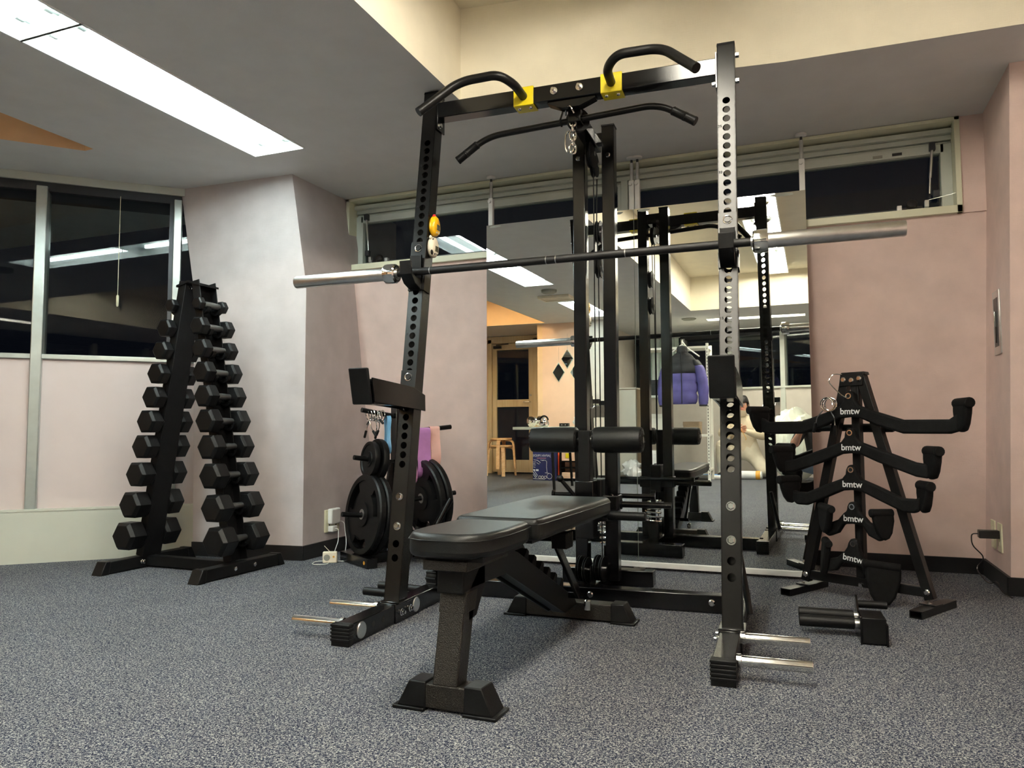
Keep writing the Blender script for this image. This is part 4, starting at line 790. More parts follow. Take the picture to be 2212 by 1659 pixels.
for z in EYE: MB().tube(fillet([(-.006, -.014, z-.012), (-.006, -.055, z-.012), (-.006, -.062, z+.012)], .012, 4), .0042, 8).build('hook', 'satin', st)
def armbar(ez, pts, label, pads, ang=0, th=.030, lettering=True):
    """flat padded bar: pts=[(x,z,half thickness)] from the middle outwards"""
    t = thing('pulldown_bar', label, 'pulldown bar', SO, SR, 'padded pulldown handles'); up_ = [(.0, ez+.021), (.015, ez+.015), (.021, ez), (.024, ez-.018)]; lo_ = []
    for x, z, h in pts: up_.append((x, z+h))
    for x, z, h in reversed(pts): lo_.append((x, z-h))
    r_ = up_+lo_; z0 = pts[0][1]-pts[0][2]*1.0; poly = r_+[(0, z0+.004)]+[(-x, z) for x, z in reversed(lo_)]+[(-x, z) for x, z in reversed(up_[1:])]
    c = Vector((-.006, 0, ez)); Rm_ = Matrix.Translation(c) @ Matrix.Rotation(ang, 4, 'Y') @ Matrix.Translation((0, 0, -ez)); y0 = -.050-th/2; y1 = -.050+th/2
    MB().prism(poly, XZ, y0, y1).xf(Rm_).build('body', 'foam', t, bev=.009, seg=3, smooth=60)
    b = MB(); b.loft([b.ring((0, y, ez), (0, 1, 0), q, 20) for q, y in ((.0075, y0-.002), (.0115, y0-.002), (.0115, y1+.002), (.0075, y1+.002))], True, True); b.xf(Rm_).build('eyelet', 'chrome', t)
    MB().cyl((0, y0-.0006, ez), (0, y0+.001, ez), .0078, 16).xf(Rm_).build('eye_hole', 'void', t)
    for (px, pz, pw, ph, pd, a_) in pads:
        # padded grip plate: long in depth, rounded, with a rolled top edge
        b = MB(); poly = [(-pd*.60, pz+ph*.5), (pd*.38, pz+ph*.5), (pd*.40, pz+ph*.2), (pd*.30, pz-ph*.25), (pd*.16, pz-ph*.45), (-pd*.02, pz-ph*.52), (-pd*.20, pz-ph*.48), (-pd*.38, pz-ph*.25), (-pd*.52, pz+ph*.12)]
        sgn = 1 if px > 0 else -1
        R2 = Rm_ @ Matrix.Translation((px, -.050, 0)) @ Matrix.Rotation(a_, 4, 'Z')
        g = b.prism(poly, YZ, -pw/2, pw/2).xf(R2).build('grip_pad', 'foam', t, bev=.011, seg=3, smooth=60)
        MB().cyl((0, -pd*.66, pz+ph*.5), (0, pd*.36, pz+ph*.5), pw*.62, 14).xf(R2).build('grip_roll', 'foam', g, bev=.004)
    if lettering:
        Mx = Rm_ @ frame(.004, y0-.0008, pts[0][1]+.002, (1, 0, 0), (0, 0, 1), (0, -1, 0)); text('lettering', 'bmtw', .034, Mx, 'print_white', t, bold=True)
    return t
armbar(EYE[0], [(.038, .734, .024), (.10, .708, .026), (.20, .675, .026), (.36, .674, .026), (.392, .690, .032)], 'longest padded pulldown handle at the top of the stand', [(.398, .706, .030, .100, .105, .75), (-.398, .703, .028, .095, .10, -.35)])
armbar(EYE[1], [(.038, .593, .024), (.10, .568, .026), (.24, .518, .026), (.285, .512, .026)], 'second padded pulldown handle from the top of the stand', [(.292, .536, .030, .100, .115, .75), (-.292, .536, .028, .095, .10, -.35)])
armbar(EYE[2], [(.038, .450, .024), (.10, .424, .026), (.19, .385, .026), (.235, .385, .026), (.252, .398, .022)], 'third padded pulldown handle with upturned ends', [(.262, .412, .030, .096, .100, .75), (-.262, .412, .028, .094, .10, -.35)])
armbar(EYE[3], [(.036, .318, .022), (.06, .286, .026), (.10, .268, .026), (.125, .280, .022)], 'short narrow padded handle second from the bottom', [(.118, .300, .026, .10, .085, -.65), (-.120, .305, .026, .10, .15, .75)])
armbar(EYE[4], [(.034, .165, .022), (.06, .130, .026), (.092, .118, .026)], 'short narrow padded handle hanging askew at the bottom', [(.128, .092, .026, .15, .13, -1.0), (-.115, .140, .026, .13, .08, .65)], .12)
t = thing('straight_bar', 'black straight cable bar lying behind the handle stand legs', 'cable bar', SO, SR)
MB().cyl((-.32, .045, .672), (.13, .045, .674), .014, 14).build('shaft', 'satin', t)
for xa in (-.32, -.02): MB().lathe([(.0155, 0), (.0175, .003), (.0175, .13), (.0155, .135)], (xa, .045, .672), (1, 0, 0), 16).build('grip', 'rubber', t)
Ms = Matrix.Translation(SO) @ Matrix.Rotation(SR, 4, 'Z')
t = thing('s_hook', 'thin steel S hook hanging from the top of the handle stand', 'hook', SO, SR)
MB().tube(fillet([(-.050, -.026, .885), (-.075, -.045, .890), (-.092, -.058, .860), (-.060, -.072, .830), (-.028, -.075, .800), (-.012, -.072, .790)], .02, 6), .0022, 8).build('wire', 'chrome', t)
spring_clip(Ms @ Matrix.Translation((-.078, -.092, .765)) @ Matrix.Rotation(.15, 4, 'Y') @ Matrix.Rotation(1.5, 4, 'X') @ Matrix.Rotation(-1.5, 4, 'X'), 'chrome spring collar clip resting on the longest padded handle')
# ================================================================== ROLLER ATTACHMENT ON THE FLOOR
t = thing('roller_attachment', 'black rack attachment with two rollers lying on the carpet', 'attachment', (.118, 2.665, 0), .06)
for y, z in ((.075, .060), (.045, .042)): MB().lathe([(.014, 0), (.019, .002), (.019, .166), (.014, .168)], (-.178, y, z), (1, 0, 0), 20).build('roller', 'rubber', t); MB().cyl((-.02, y, z), (.002, y, z), .014, 14).build('roller_axle', 'steel', t)
MB().prism([(-.050, 0), (.105, 0), (.105, .065), (.080, .128), (.070, .128), (.030, .085), (-.050, .085)], YZ, -.004, .002).build('side_plate', 'paint', t, bev=.001)
MB().bx(.002, .070, -.048, .07, .004, .082).build('sleeve', 'satin', t, bev=.002); MB().bx(.068, .074, -.058, .04, 0, .066).build('end_plate', 'paint', t, bev=.001)
MB().cyl((.0, .07, .100), (.088, .07, .100), .0125, 16).build('lock_pin', 'rubber', t)
# ================================================================== SOCKETS, CHARGERS, SWITCH
t = thing('wall_outlet', 'ivory double wall outlet on the pillar side near the floor', 'outlet', (-2.477, 3.545, .18))
MB().bx(-.008, .004, -.065, .065, -.062, .060).build('cover', 'ivory', t, bev=.003)
for y in (-.03, .03): MB().bx(.003, .005, y-.004, y+.004, -.03, .02).build('slot', 'dark_plastic', t)
t = thing('power_adapter', 'white square laptop charger plugged into the pillar outlet', 'charger', (-2.472, 3.535, .205)); MB().bx(0, .030, -.042, .042, -.042, .042).build('body', 'white_plastic', t, bev=.008, seg=3)
MB().tube(fillet([(.02, .04, -.03), (.03, .075, -.04), (.05, .07, -.15), (.10, -.02, -.198), (.16, -.10, -.2005), (.20, -.02, -.2005)], .04, 5), .0024, 7).build('cable', 'white_plastic', t)
t = thing('usb_charger', 'small white phone charger cube below the laptop charger', 'charger', (-2.472, 3.520, .138)); MB().bx(0, .034, -.022, .022, -.016, .016).build('body', 'white_plastic', t, bev=.004)
MB().tube(fillet([(.034, 0, 0), (.055, .0, .0), (.062, -.01, -.06), (.12, -.14, -.118), (.15, -.22, -.134), (.20, -.30, -.134), (.13, -.34, -.134), (.08, -.24, -.134), (.20, -.20, -.134), (.27, -.16, -.134)], .05, 6), .0022, 7).build('cable', 'white_plastic', t)
t = thing('mini_speaker', 'tiny cream radio shaped speaker on the carpet by the pillar', 'speaker', (-2.305, 3.285, 0), math.radians(28))
MB().bx(-.036, .036, -.016, .016, 0, .056).build('case', 'cream_plastic', t, bev=.005, seg=3); MB().lathe([(.016, 0), (.016, .0015)], (-.014, -.016, .028), (0, -1, 0), 18).build('grille', 'grey_plastic', t); MB().lathe([(.005, 0), (.005, .003)], (.020, -.016, .032), (0, -1, 0), 12).build('dial', 'tape_orange', t); MB().cyl((-.002, .004, .055), (-.03, .004, .085), .0015, 6).build('antenna', 'cream_plastic', t)
for k, (y, lb) in enumerate(((3.868, 'ivory wall outlet nearest the back corner of the right wall'), (3.742, 'ivory wall outlet with a black adapter plugged in'))):
    t = thing('wall_outlet', lb, 'outlet', (.716, y, .212)); MB().bx(-.006, .003, -.036, .036, -.060, .060).build('cover', 'ivory', t, bev=.002)
    for z in (-.025, .025): MB().bx(-.0075, -.006, -.010, .010, z-.008, z+.008).build('socket', 'cream_plastic', t)
t = thing('plug_adapter', 'black plug adapter with a dangling cable on the right wall', 'charger', (.709, 3.742, .225)); MB().bx(-.075, 0, -.020, .020, -.017, .017).build('body', 'dark_plastic', t, bev=.003)
MB().tube(fillet([(-.070, 0, 0), (-.100, .0, .0), (-.098, .02, -.05), (-.040, .06, -.11), (-.075, .10, -.16), (-.05, -.03, -.205), (-.03, -.10, -.175), (-.03, -.15, -.21), (.0, -.2, -.222)], .04, 6), .0026, 7).build('cable', 'dark_plastic', t)
t = thing('pull_plate', 'steel recessed pull plate on the right wall', 'wall plate', (.716, 3.622, 1.105))
MB().bx(-.006, .002, -.058, .058, -.132, .132).build('plate', 'steel', t, bev=.002); MB().bx(-.0075, -.0062, -.034, .034, -.10, .10).build('recess', 'dark_rail', t)
MB().prism([(-.012, .045), (.012, .045), (.008, -.02), (-.008, -.02)], YZ, -.016, -.007).build('lever', 'chrome', t, bev=.002); MB().prism([(-.006, -.02), (.006, -.02), (.003, -.085), (-.003, -.085)], YZ, -.011, -.007).build('tongue', 'dark_plastic', t)
# ================================================================== ENTRANCE SIDE (seen in the mirrors)
def stool(z, rz, label):
    t = thing('bentwood_stool', label, 'stool', (-4.12, -2.62, z), rz, 'stacked bentwood stools')
    MB().lathe([(.0, .402), (.150, .402), (.155, .408), (.155, .424), (.150, .430), (.0, .430)], (0, 0, 0), (0, 0, 1), 32).build('seat', 'birch', t)
    for k in range(4):
        a = math.pi/4+k*math.pi/2; c, s = math.cos(a), math.sin(a); P = lambda r_, z_: (r_*c, r_*s, z_)
        pp = fillet([P(.205, 0), P(.175, .392), P(.06, .398)], .07, 6); b = MB()
        for i in range(len(pp)-1): b.bar(pp[i], pp[i+1], .048, .024, (c, s, .0) if abs((pp[i+1]-pp[i]).z) > abs((pp[i+1]-pp[i]).x)+abs((pp[i+1]-pp[i]).y) else (0, 0, 1))
        b.build('leg', 'birch', t)
    return t
stool(0, .25, 'lower birch bentwood stool of the stack by the door'); stool(.10, .62, 'upper birch bentwood stool of the stack by the door')
t = thing('display_box', 'flat navy blue box with white lettering and line drawing leaning upright', 'box', (-3.215, -1.93, 0))
MB().bx(-.165, .165, -.03, .03, 0, .40).build('carton', 'navy', t, bev=.003)
fr = lambda x, z: frame(x, .0312, z, (-1, 0, 0), (0, 0, 1), (0, 1, 0))
text('lettering', 'JAPAN PRIDE', .042, fr(-.045, .315), 'print_white', t, ext=.0005); [MB().bx(-.045-.062+k*.0105, -.045-.062+k*.0105+.006, .0305, .0316, .279, .288).build('small_print', 'pinkish', t) for k in range(12)]
def line(pts, r_=.0028): return MB().tube([(-x, .0315, z) for x, z in pts], r_, 6)
ani = [[(-.15, .255), (-.02, .23), (.02, .22), (.03, .16), (.03, .10), (.06, .095), (.08, .07)], [(.15, .262), (.10, .255), (.06, .225), (.08, .205), (.11, .225)], [(.06, .262), (.02, .25)], [(.16, .02), (.0, .015)], [(.165, .235), (.12, .235)], [(.165, .215), (.13, .215)], [(.165, .195), (.125, .195)], [(.16, .17), (.13, .165)], [(.16, .14), (.10, .06)], [(.165, .11), (.11, .04)], [(.165, .08), (.125, .03)]]
ani[0] = [(.03, .26), (-.01, .255), (-.025, .24), (-.022, .17), (-.03, .10), (.0, .098), (-.06, .09)]
for q in ani: line(q).build('line_drawing', 'print_white', t)
for (cx_, cz_, r_) in ((-.06, .055, .034), (-.005, .04, .016), (.035, .04, .016), (.07, .04, .016)): MB().tube([(-cx_+r_*math.cos(a), .0315, cz_+r_*math.sin(a)) for a in [2*math.pi*k/20 for k in range(20)]], .0026, 6, True).build('line_drawing', 'print_white', t)
for x, w_ in ((.105, .018), (.145, .010)): MB().bx(-x-w_ if False else -x-w_+.0, -x+w_, .0305, .0318, .118, .140).build('stamp', 'print_white', t)
tag(MB().bx(-3.040, -3.022, -1.98, -1.90, 0, .42).build('orange_board', 'orange_plastic', bev=.003), 'narrow bright orange board standing beside the navy box', 'board')
t = thing('drawer_unit', 'small black framed drawer unit under the table by the peach wall', 'drawer unit', (-2.87, -1.92, 0))
b = MB(); b.bx(-.12, -.11, -.09, .09, 0, .42); b.bx(.11, .12, -.09, .09, 0, .42)
for z in (.02, .16, .24, .40): b.bx(-.11, .11, -.09, .09, z, z+.012)
b.build('frame', 'matte_black', t); MB().bx(-.10, .10, -.08, .085, .255, .395).build('drawer', 'peach', t, bev=.003); MB().bx(-.10, .10, -.08, .08, .035, .11).build('drawer', 'peach', t, bev=.003); MB().bx(-.045, .015, .086, .089, .29, .35).build('label_card', 'yellow', t)
# ---- trestle table with small gym things
t = thing('work_table', 'pale topped table with thin black legs beside the peach wall', 'table', (-2.57, -.75, 0))
MB().bx(-.44, .36, -.48, .48, .655, .685).build('top', 'table_top', t, bev=.003)
for sx, sy, xb, yb in ((-.02, 1, .02, .46), (.22, 1, .26, .40), (-.08, -1, -.05, -.40), (.20, -1, .24, -.46)): MB().cyl((sx, yb*.92, .655), (xb, yb, 0), .016, 10).build('leg', 'satin', t)
for xa, yb in ((.10, .40), (.08, -.42)): MB().bar((-.06, yb, .62), (.25, yb, .62), .02, .03).build('leg_rail', 'satin', t)
t = thing('adjustable_dumbbell', 'chrome adjustable dumbbell lying on the pale table', 'dumbbell', (-2.84, -.55, .685+.062), .3)
for y in (-.10, .06): MB().lathe([(.0, 0), (.050, 0), (.060, .006), (.060, .034), (.050, .04), (.0, .04)], (0, y, 0), (0, 1, 0), 26).build('disc', 'chrome', t)
MB().cyl((0, -.15, 0), (0, .15, 0), .014, 14).build('handle', 'chrome', t)
for y in (-.125, .11): MB().lathe([(.025, 0), (.028, .008), (.02, .02)], (0, y, 0), (0, 1, 0), 6).build('spin_lock', 'chrome', t)
t = thing('kettlebell', 'small black kettlebell with a round handle on the table', 'kettlebell', (-2.68, -.35, .685)); MB().lathe([(.035, 0), (.05, .01), (.055, .035), (.045, .065), (.02, .08)], (0, 0, 0), (0, 0, 1), 20).build('bell', 'chrome', t)
MB().tube([(.045*math.cos(a), 0, .07+.045*math.sin(a)) for a in [math.pi*k/14 for k in range(15)]], .009, 10).build('handle', 'rubber', t)
t = thing('control_box', 'small black electronic box lying on the pale table', 'device', (-2.50, -.50, .685)); MB().bx(-.05, .05, -.03, .03, 0, .038).build('case', 'dark_plastic', t, bev=.003)
for x in (-.02, .02): MB().lathe([(.004, 0), (.004, .002)], (x, .03, .02), (0, 1, 0), 10).build('indicator', 'print_white', t)
t = thing('paper_pile', 'crumpled white paper bag on the end of the table', 'paper bag', (-2.35, -.60, .685)); b = MB(); b.ball((0, 0, .06), .075, 12, 8, (1.1, .9, .8)); b.v = [(x*(1+.18*math.sin(x*90+z*70)), y*(1+.15*math.cos(y*80)), z*(1+.1*math.sin(x*60))) for x, y, z in b.v]; b.build('bag', 'paper_white', t, smooth=20)
t = thing('monitor', 'dark tablet screen standing above the table end', 'screen', (-2.36, -1.05, .685), .2); MB().bx(-.11, .11, -.006, .006, .10, .26).build('panel', 'table_top', t, bev=.003); MB().bx(-.02, .02, -.03, .03, 0, .01).bx(-.006, .006, -.008, .0, .01, .11).build('foot', 'dark_plastic', t); MB().bx(.0, .11, -.01, .012, .26, .31).build('clip', 'dark_plastic', t)
# ---- diamond mirrors
for x, z, lb in ((-3.065, 1.39, 'diamond shaped wall mirror nearest the door'), (-2.945, 1.562, 'topmost diamond shaped wall mirror'), (-2.825, 1.385, 'diamond shaped wall mirror nearest the pillar')):
    t = thing('diamond_mirror', lb, 'mirror', (x, -2.05, z), 0, 'diamond mirrors on the peach wall'); D = lambda s: [(0, -.128*s), (.083*s, 0), (0, .128*s), (-.083*s, 0)]
    MB().prism(D(1.0), XZ, .001, .012).build('frame', 'mirror_edge', t); MB().prism(D(.93), XZ, .012, .0135).build('glass', 'mirror_silver', t); MB().cyl((0, .004, .12), (0, .004, .33), .001, 5).build('string', 'grey_plastic', t)
# ---- storage by the rear wall
t = thing('white_cabinet', 'tall white cabinet with a brown side beside the pillar', 'cabinet', (-2.33, -3.05, 0)); MB().bx(-.13, .10, -.20, .20, 0, 1.19).build('carcass', 'brown_panel', t, bev=.003); MB().bx(-.13, .095, .20, .215, .02, 1.18).build('door', 'cabinet', t, bev=.003)
MB().bx(-.14, .11, -.21, .22, 1.19, 1.21).build('top', 'cabinet', t)
t = thing('curtain', 'pale green vertical curtain hanging beside the rear window', 'curtain', (-2.06, -3.78, 0), .2)
b = MB(); q = [(-.28+.56*k/40, .022*math.sin(k*1.25)) for k in range(41)]; b.prism(q+[(x, y+.004) for x, y in reversed(q)], XY, 1.20, 1.96); b.build('cloth', 'curtain', t, smooth=60); MB().cyl((-.30, 0, 1.965), (.30, 0, 1.965), .008, 8).build('rail', 'steel', t)
t = thing('shelf_rack', 'white slotted steel shelf rack behind the hanging jacket', 'shelf', (-1.62, -2.55, 0))
for x in (-.42, .40):
    for y in (-.17, .17):
        p_ = MB().bx(x-.016, x+.016, y-.016, y+.016, 0, 1.72).build('post', 'shelf_white', t)
        if y > 0:
            b = MB()
            for k in range(40): b.bx(x-.004, x+.004, y+.0155, y+.0168, .08+k*.04, .10+k*.04)
            sl_ = b.build('slot_row', 'dark_plastic', p_); sl_['kind'] = 'stuff'
for z in (.12, .55, 1.05, 1.66): MB().bx(-.43, .41, -.18, .18, z, z+.028).build('shelf_board', 'shelf_white', t, bev=.002)
for k, (x, z, w_, h_, m, lb) in enumerate(((-.25, .148, .26, .22, 'paper_white', 'white carton on the bottom board of the shelf rack'), (.18, .578, .20, .16, 'brown_panel', 'brown carton on the middle board of the shelf rack'), (-.24, .578, .22, .26, 'cabinet', 'cream carton on the middle board of the shelf rack'), (-.22, 1.078, .20, .20, 'dark_plastic', 'dark carton on the upper board of the shelf rack'))):
    c = thing('storage_carton', lb, 'carton', (-1.62+x, -2.55, z)); MB().bx(-w_/2, w_/2, -.12, .12, 0, h_).build('body', m, c, bev=.004); MB().bx(-w_/2-.003, w_/2+.003, -.123, .123, h_-.05, h_+.002).build('lid', m, c, bev=.003)
for x, y, s, lb in ((-2.25, -2.62, .13, 'crumpled white plastic bag on the floor by the cabinet'), (-2.16, -2.36, .09, 'smaller crumpled white bag beside the cabinet')):
    b = MB(); b.ball((0, 0, s*.85), s, 16, 10, (1, .9, .95)); rr = random.Random(int(s*100)); b.v = [(vx*(1+.22*math.sin(vz*60+vx*30)), vy*(1+.2*math.cos(vx*50)), max(0, vz*(1+.12*math.sin(vx*70+vy*40)))) for vx, vy, vz in b.v]
    o = b.build('plastic_bag', 'paper_white', None, smooth=25); o.location = (x, y, 0); tag(o, lb, 'bag')
# ---- puffer jacket on a hanger, hung from the shelf rack
JX, JY, JZ = -1.50, -2.20, 0
t = thing('puffer_jacket', 'purple blue puffer jacket with black yoke on a hanger', 'jacket', (JX, JY, 0))
def puff(rows, m, name, n=28, yo=0):
    """rows=[(z,halfwidth,halfdepth,xoffset)] lofted with puffed baffles"""
    b = MB(); rg = []
    for i in range(len(rows)-1):
        for k in range(5):
            u = k/5; z, w_, d_, x_ = [rows[i][j]*(1-u)+rows[i+1][j]*u for j in range(4)]; f_ = .86+.14*math.sin(math.pi*(u*.96+.02))**.5
            rg.append([(x_+w_*f_*math.cos(2*math.pi*q/n), yo+d_*f_*math.sin(2*math.pi*q/n), z) for q in range(n)])
    z, w_, d_, x_ = rows[-1]; rg.append([(x_+w_*.86*math.cos(2*math.pi*q/n), yo+d_*.86*math.sin(2*math.pi*q/n), z) for q in range(n)]); b.loft(rg); return b.build(name, m, t, smooth=70)
puff([(.955, .175, .085, 0), (1.09, .185, .095, 0), (1.22, .185, .095, 0), (1.345, .180, .092, 0)], 'jacket_blue', 'body'); puff([(1.335, .188, .096, 0), (1.44, .19, .095, 0), (1.535, .15, .08, 0), (1.60, .07, .055, 0)], 'jacket_black', 'yoke'); puff([(1.575, .065, .055, 0), (1.625, .07, .06, 0), (1.675, .062, .052, 0)], 'jacket_black', 'collar')
for s in (-1, 1):
    puff([(.945, .055, .060, s*.245), (1.06, .065, .07, s*.25), (1.19, .068, .075, s*.245), (1.32, .068, .075, s*.225), (1.43, .062, .07, s*.195)], 'jacket_blue', 'sleeve'); puff([(.925, .05, .055, s*.245), (.95, .05, .055, s*.245)], 'jacket_black', 'cuff'); puff([(1.425, .060, .068, s*.190), (1.50, .05, .06, s*.150)], 'jacket_black', 'shoulder')
MB().tube([(0, .094, .96), (.002, .099, 1.2), (0, .096, 1.45), (0, .08, 1.60)], .005, 6).build('zip', 'jacket_black', t)
t = thing('coat_hanger', 'white plastic hanger carrying the puffer jacket', 'hanger', (JX, JY, 0)); b = MB(); b.tube(fillet([(-.21, 0, 1.54), (0, 0, 1.70), (.21, 0, 1.54)], .03, 5), .008, 8); b.tube(fillet([(0, 0, 1.69), (0, 0, 1.74), (.0, -.03, 1.765), (0, -.05, 1.735)], .02, 5), .004, 8); b.build('frame', 'white_plastic', t)
tag(MB().cyl((-1.50, -2.56, 1.70), (-1.50, -2.19, 1.735), .008, 8).build('hanging_rod', 'shelf_white'), 'short white rod reaching forward from the shelf rack', 'rod')
# ---- packages on the floor
t = thing('flat_package', 'flat white plastic package with blue print on the carpet', 'package', (-1.22, -2.86, 0), .1); MB().prism(rrect(-.24, .24, -.15, .15, .04), XY, 0, .05).build('wrapper', 'paper_white', t, bev=.018, seg=3); MB().bx(-.14, .10, -.10, .10, .048, .053).build('print', 'blue_print', t)
t = thing('padded_roll', 'white wrapped roll with orange tape before the kneeling person', 'package', (-.80, -2.82, .055), .05); MB().lathe([(.035, 0), (.052, .01), (.054, .08), (.052, .36), (.035, .37)], (-.19, 0, 0), (1, 0, 0), 20).build('wrapper', 'paper_white', t)
for x in (-.13, .10): MB().lathe([(.0535, 0), (.056, .004), (.056, .05), (.0535, .054)], (x, 0, 0), (1, 0, 0), 20).build('tape_band', 'tape_orange', t)
b = MB(); b.ball((0, 0, .44), .40, 40, 26, (.78, .72, 1.08)); b.v = [(x*(1+.06*math.sin(z*26+x*17)+.05*math.sin(y*41)), y*(1+.10*math.cos(x*23+z*9)), max(.0, z*(1+.05*math.sin(x*31+y*27)))) for x, y, z in b.v]
o = b.build('plastic_bag', 'polybag', None, smooth=25); o.location = (-.22, -2.55, .0); tag(o, 'large bulging pale plastic bag standing on the floor behind the crouching person', 'bag')
# ================================================================== PEOPLE
def figure(name, label, loc, rz, J, E, mats):
    """J={joint:(pos,radius)}, E=[(a,b,material index)]; one continuous skinned surface, faces coloured by nearest bone"""
    names = list(J); me = bpy.data.meshes.new('sk'); me.from_pydata([J[n][0] for n in names], [(names.index(a), names.index(b)) for a, b, _ in E], [])
    ob = bpy.data.objects.new('sk', me); COL.objects.link(ob); ob.modifiers.new('skin', 'SKIN'); sk = me.skin_vertices[0].data
    for i, n in enumerate(names):
        r_ = J[n][1]; sk[i].radius = r_ if isinstance(r_, tuple) else (r_, r_); sk[i].use_root = (i == 0)
    sb = ob.modifiers.new('sub', 'SUBSURF'); sb.levels = 2; sb.render_levels = 2
    dg = bpy.context.evaluated_depsgraph_get(); m2 = bpy.data.meshes.new_from_object(ob.evaluated_get(dg)); bpy.data.objects.remove(ob); m2.name = name
    m2.materials.clear()
    for m in mats: m2.materials.append(MATS[m])
    seg = [(Vector(J[a][0]), Vector(J[b][0]), k, (J[a][1] if not isinstance(J[a][1], tuple) else max(J[a][1]))) for a, b, k in E]
    for p in m2.polygons:
        p.use_smooth = True; c = p.center; best = None
        for a, b, k, r_ in seg:
            d = b-a; u = max(0, min(1, (c-a).dot(d)/max(d.length_squared, 1e-9))); q = (c-a-d*u).length/max(r_, .02)
            if best is None or q < best[0]: best = (q, k)
        p.material_index = best[1]
    o = bpy.data.objects.new(name, m2); COL.objects.link(o); o.location = loc; o.rotation_euler = (0, 0, rz); tag(o, label, 'person'); return o
def hand(J, E, key, wrist, d, side, up_, k, curl=.6, sc=1.):
    """five fingers rooted in a palm; d = pointing direction, side = towards the thumb"""
    d = Vector(d).normalized(); side = Vector(side).normalized(); up_ = Vector(up_).normalized(); w_ = Vector(wrist)
    pc = w_+d*.045*sc; J[key+'p'] = (tuple(pc), (.026*sc, .016*sc)); E.append((key, key+'p', k)); base = w_+d*.085*sc
    for i, (off, ln) in enumerate(((.026, .062), (.009, .072), (-.008, .068), (-.024, .052))):
        b0 = base+side*off*sc; b1 = b0+d*ln*.5*sc-up_*ln*.25*curl*sc; b2 = b1+d*ln*.35*sc*(1-curl)-up_*ln*.5*curl*sc
        for n, p_, r_ in (('a', b0, .0095), ('b', b1, .0085), ('c', b2, .0075)): J['%s%d%s' % (key, i, n)] = (tuple(p_), r_*sc)
        E += [(key+'p', '%s%da' % (key, i), k), ('%s%da' % (key, i), '%s%db' % (key, i), k), ('%s%db' % (key, i), '%s%dc' % (key, i), k)]
    t0 = w_+d*.025*sc+side*.026*sc; t1 = t0+side*.025*sc+d*.025*sc; t2 = t1+d*.03*sc-up_*.012*sc
    for n, p_, r_ in (('ta', t0, .012), ('tb', t1, .0105), ('tc', t2, .0085)): J[key+n] = (tuple(p_), r_*sc)
    E += [(key+'p', key+'ta', k), (key+'ta', key+'tb', k), (key+'tb', key+'tc', k)]
# kneeling person: local +y faces the mirrors
SK, SW, TR, SH = 0, 1, 2, 3
J = {'pelvis': ((0, -.02, .36), (.155, .125)), 'waist': ((0, .0, .50), (.165, .125)), 'chest': ((0, .03, .66), (.195, .145)), 'neck': ((0, .06, .80), .060), 'jaw': ((0, .105, .868), (.066, .072)), 'head': ((0, .095, .955), (.080, .092)), 'crown': ((0, .085, 1.03), (.066, .074)),
     'shl': ((-.18, .035, .735), .088), 'ell': ((-.27, .115, .55), .078), 'wrl': ((-.095, .27, .63), .046), 'hl': ((-.060, .285, .640), .026), 'shr': ((.18, .035, .735), .088), 'elr': ((.285, .11, .54), .078), 'wrr': ((.085, .27, .60), .046), 'hr': ((.045, .285, .615), .026),
     'hipl': ((-.10, .0, .33), .105), 'knl': ((-.275, .24, .47), .085), 'anl': ((-.27, .17, .10), .056), 'ftl': ((-.275, .20, .045), .045), 'tol': ((-.285, .33, .035), .038),
     'hipr': ((.11, .0, .32), .105), 'knr': ((.27, .22, .085), .085), 'anr': ((.22, -.20, .07), .052), 'tor': ((.22, -.32, .045), .040), 'nose': ((0, .198, .935), .014)}
E = [('pelvis', 'waist', SW), ('waist', 'chest', SW), ('chest', 'neck', SW), ('neck', 'jaw', SK), ('jaw', 'head', SK), ('head', 'crown', SK), ('head', 'nose', SK), ('chest', 'shl', SW), ('shl', 'ell', SW), ('ell', 'wrl', SW), ('wrl', 'hl', SK), ('chest', 'shr', SW), ('shr', 'elr', SW), ('elr', 'wrr', SW), ('wrr', 'hr', SK),
     ('pelvis', 'hipl', TR), ('hipl', 'knl', TR), ('knl', 'anl', TR), ('anl', 'ftl', SH), ('ftl', 'tol', SH), ('pelvis', 'hipr', TR), ('hipr', 'knr', TR), ('knr', 'anr', TR), ('anr', 'tor', SH)]
hand(J, E, 'hl', (-.060, .285, .640), (.75, .35, .12), (0, .3, 1), (-.2, 1, 0), SK, .5); hand(J, E, 'hr', (.045, .285, .615), (-.7, .4, .10), (0, .3, 1), (.2, 1, 0), SK, .5)
PX, PY = -.865, -3.13
per = figure('person', 'person in beige sweatshirt and pale trousers kneeling on one knee, looking down', (PX, PY, 0), 0, J, E, ['skin', 'sweater', 'trousers', 'black_cloth'])
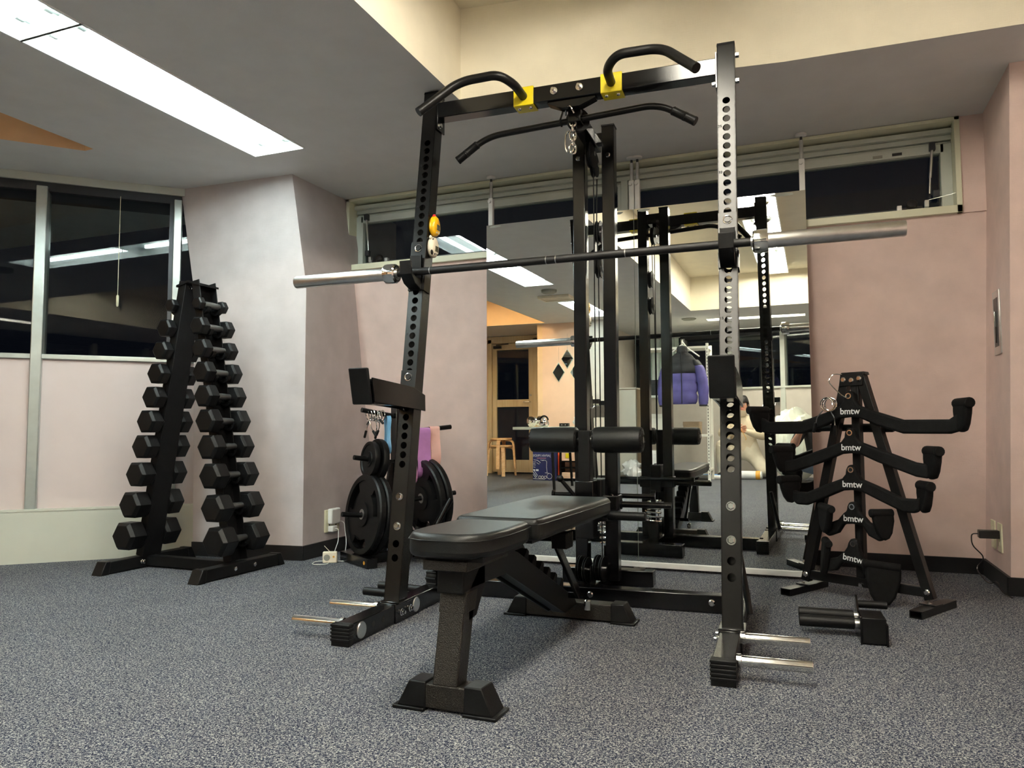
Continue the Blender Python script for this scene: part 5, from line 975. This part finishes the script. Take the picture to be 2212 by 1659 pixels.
def face(par, c, r_, down):
    """eyes, brows, mouth, ears and hair as children; c = head centre"""
    cx_, cy_, cz_ = c
    for s in (-1, 1):
        MB().ball((cx_+s*.032, cy_+.083, cz_-.004), .010, 10, 7, (1.2, .6, .6)).build('eye', 'print_white', par); MB().ball((cx_+s*.032, cy_+.089, cz_-.007), .0055, 8, 6).build('iris', 'hair', par)
        MB().bar((cx_+s*.014, cy_+.090, cz_+.014), (cx_+s*.050, cy_+.078, cz_+.018), .008, .007).build('eyebrow', 'hair', par); MB().ball((cx_+s*.082, cy_+.0, cz_-.01), .022, 10, 8, (.4, .75, 1.25)).build('ear', 'skin', par)
    MB().ball((cx_, cy_+.086, cz_-.062), .018, 12, 7, (1.3, .5, .4)).build('mouth', 'lips', par)
    b = MB(); rg = []
    for i in range(9):
        th = math.pi*.5*i/8; n = 26; row = []
        for k in range(n):
            a = 2*math.pi*k/n; low = .030 if math.sin(a) > .35 else -.060; z = low+(.118-low)*math.sin(th); rr_ = math.cos(th)**.6*(1+.05*math.sin(7*a)*math.sin(3*th)); row.append((cx_+.090*rr_*math.cos(a), cy_-.006+.102*rr_*math.sin(a), cz_+z))
        rg.append(row)
    b.loft(rg); b.build('hair', 'hair', par, smooth=60)
face(per, (0, .098, .965), .085, 0)
MB().tube(fillet([(-.02, .335, .655), (.02, .345, .60), (.06, .35, .52), (.05, .345, .50)], .03, 5), [.004]*40 if False else .0035, 6).build('held_cord', 'tape_orange', per)
# photographer crouching behind the camera
J = {'pelvis': ((0, 0, .30), (.15, .13)), 'waist': ((0, .05, .44), (.15, .11)), 'chest': ((0, .11, .60), (.165, .12)), 'neck': ((0, .15, .735), .052), 'jaw': ((0, .19, .785), (.058, .066)), 'head': ((0, .175, .865), (.074, .088)), 'crown': ((0, .16, .935), (.062, .070)), 'nose': ((0, .272, .845), .013),
     'shl': ((-.155, .12, .685), .062), 'ell': ((-.255, .30, .50), .046), 'wrl': ((-.205, .53, .60), .029), 'hl': ((-.195, .56, .618), .024), 'shr': ((.155, .12, .685), .062), 'elr': ((.215, .30, .50), .046), 'wrr': ((.085, .52, .60), .029), 'hr': ((.07, .55, .618), .024),
     'hipl': ((-.10, .02, .29), .095), 'knl': ((-.235, .34, .34), .075), 'anl': ((-.255, .10, .10), .05), 'ftl': ((-.26, .12, .045), .04), 'tol': ((-.28, .27, .035), .036), 'hipr': ((.10, .02, .29), .095), 'knr': ((.235, .34, .34), .075), 'anr': ((.24, .10, .10), .05), 'ftr': ((.24, .12, .045), .04), 'tor': ((.26, .27, .035), .036)}
E = [('pelvis', 'waist', 1), ('waist', 'chest', 1), ('chest', 'neck', 1), ('neck', 'jaw', 0), ('jaw', 'head', 0), ('head', 'crown', 0), ('head', 'nose', 0), ('chest', 'shl', 1), ('shl', 'ell', 1), ('ell', 'wrl', 0), ('wrl', 'hl', 0), ('chest', 'shr', 1), ('shr', 'elr', 1), ('elr', 'wrr', 0), ('wrr', 'hr', 0),
     ('pelvis', 'hipl', 2), ('hipl', 'knl', 2), ('knl', 'anl', 2), ('anl', 'ftl', 3), ('ftl', 'tol', 3), ('pelvis', 'hipr', 2), ('hipr', 'knr', 2), ('knr', 'anr', 2), ('anr', 'ftr', 3), ('ftr', 'tor', 3)]
hand(J, E, 'hl', (-.195, .56, .618), (.25, .35, .55), (.2, .6, -.3), (-1, .3, .2), 0, .7, .9); hand(J, E, 'hr', (.07, .55, .618), (-.25, .35, .55), (-.2, .6, -.3), (1, .3, .2), 0, .7, .9)
ph = figure('person', 'person in black shirt and jeans crouching with a phone, seen at the mirror edge', (.075, -.70, 0), 0, J, E, ['skin', 'black_cloth', 'denim', 'black_cloth'])
face(ph, (0, .182, .872), .08, 0)
for s in (-1, 1): MB().prism(rrect(s*.268-.045, s*.268+.045, .02, .31, .04), XY, .0, .022).build('shoe_sole', 'sneaker_white', ph)
t = thing('phone', 'pale pink phone held up by the crouching person', 'phone', (-.052, -.022, .660)); MB().bx(-.078, .078, -.006, .004, -.036, .036).build('case', 'phone_pink', t, bev=.004); MB().bx(.030, .066, .004, .0065, -.002, .032).build('lens_plate', 'dark_plastic', t, bev=.002)
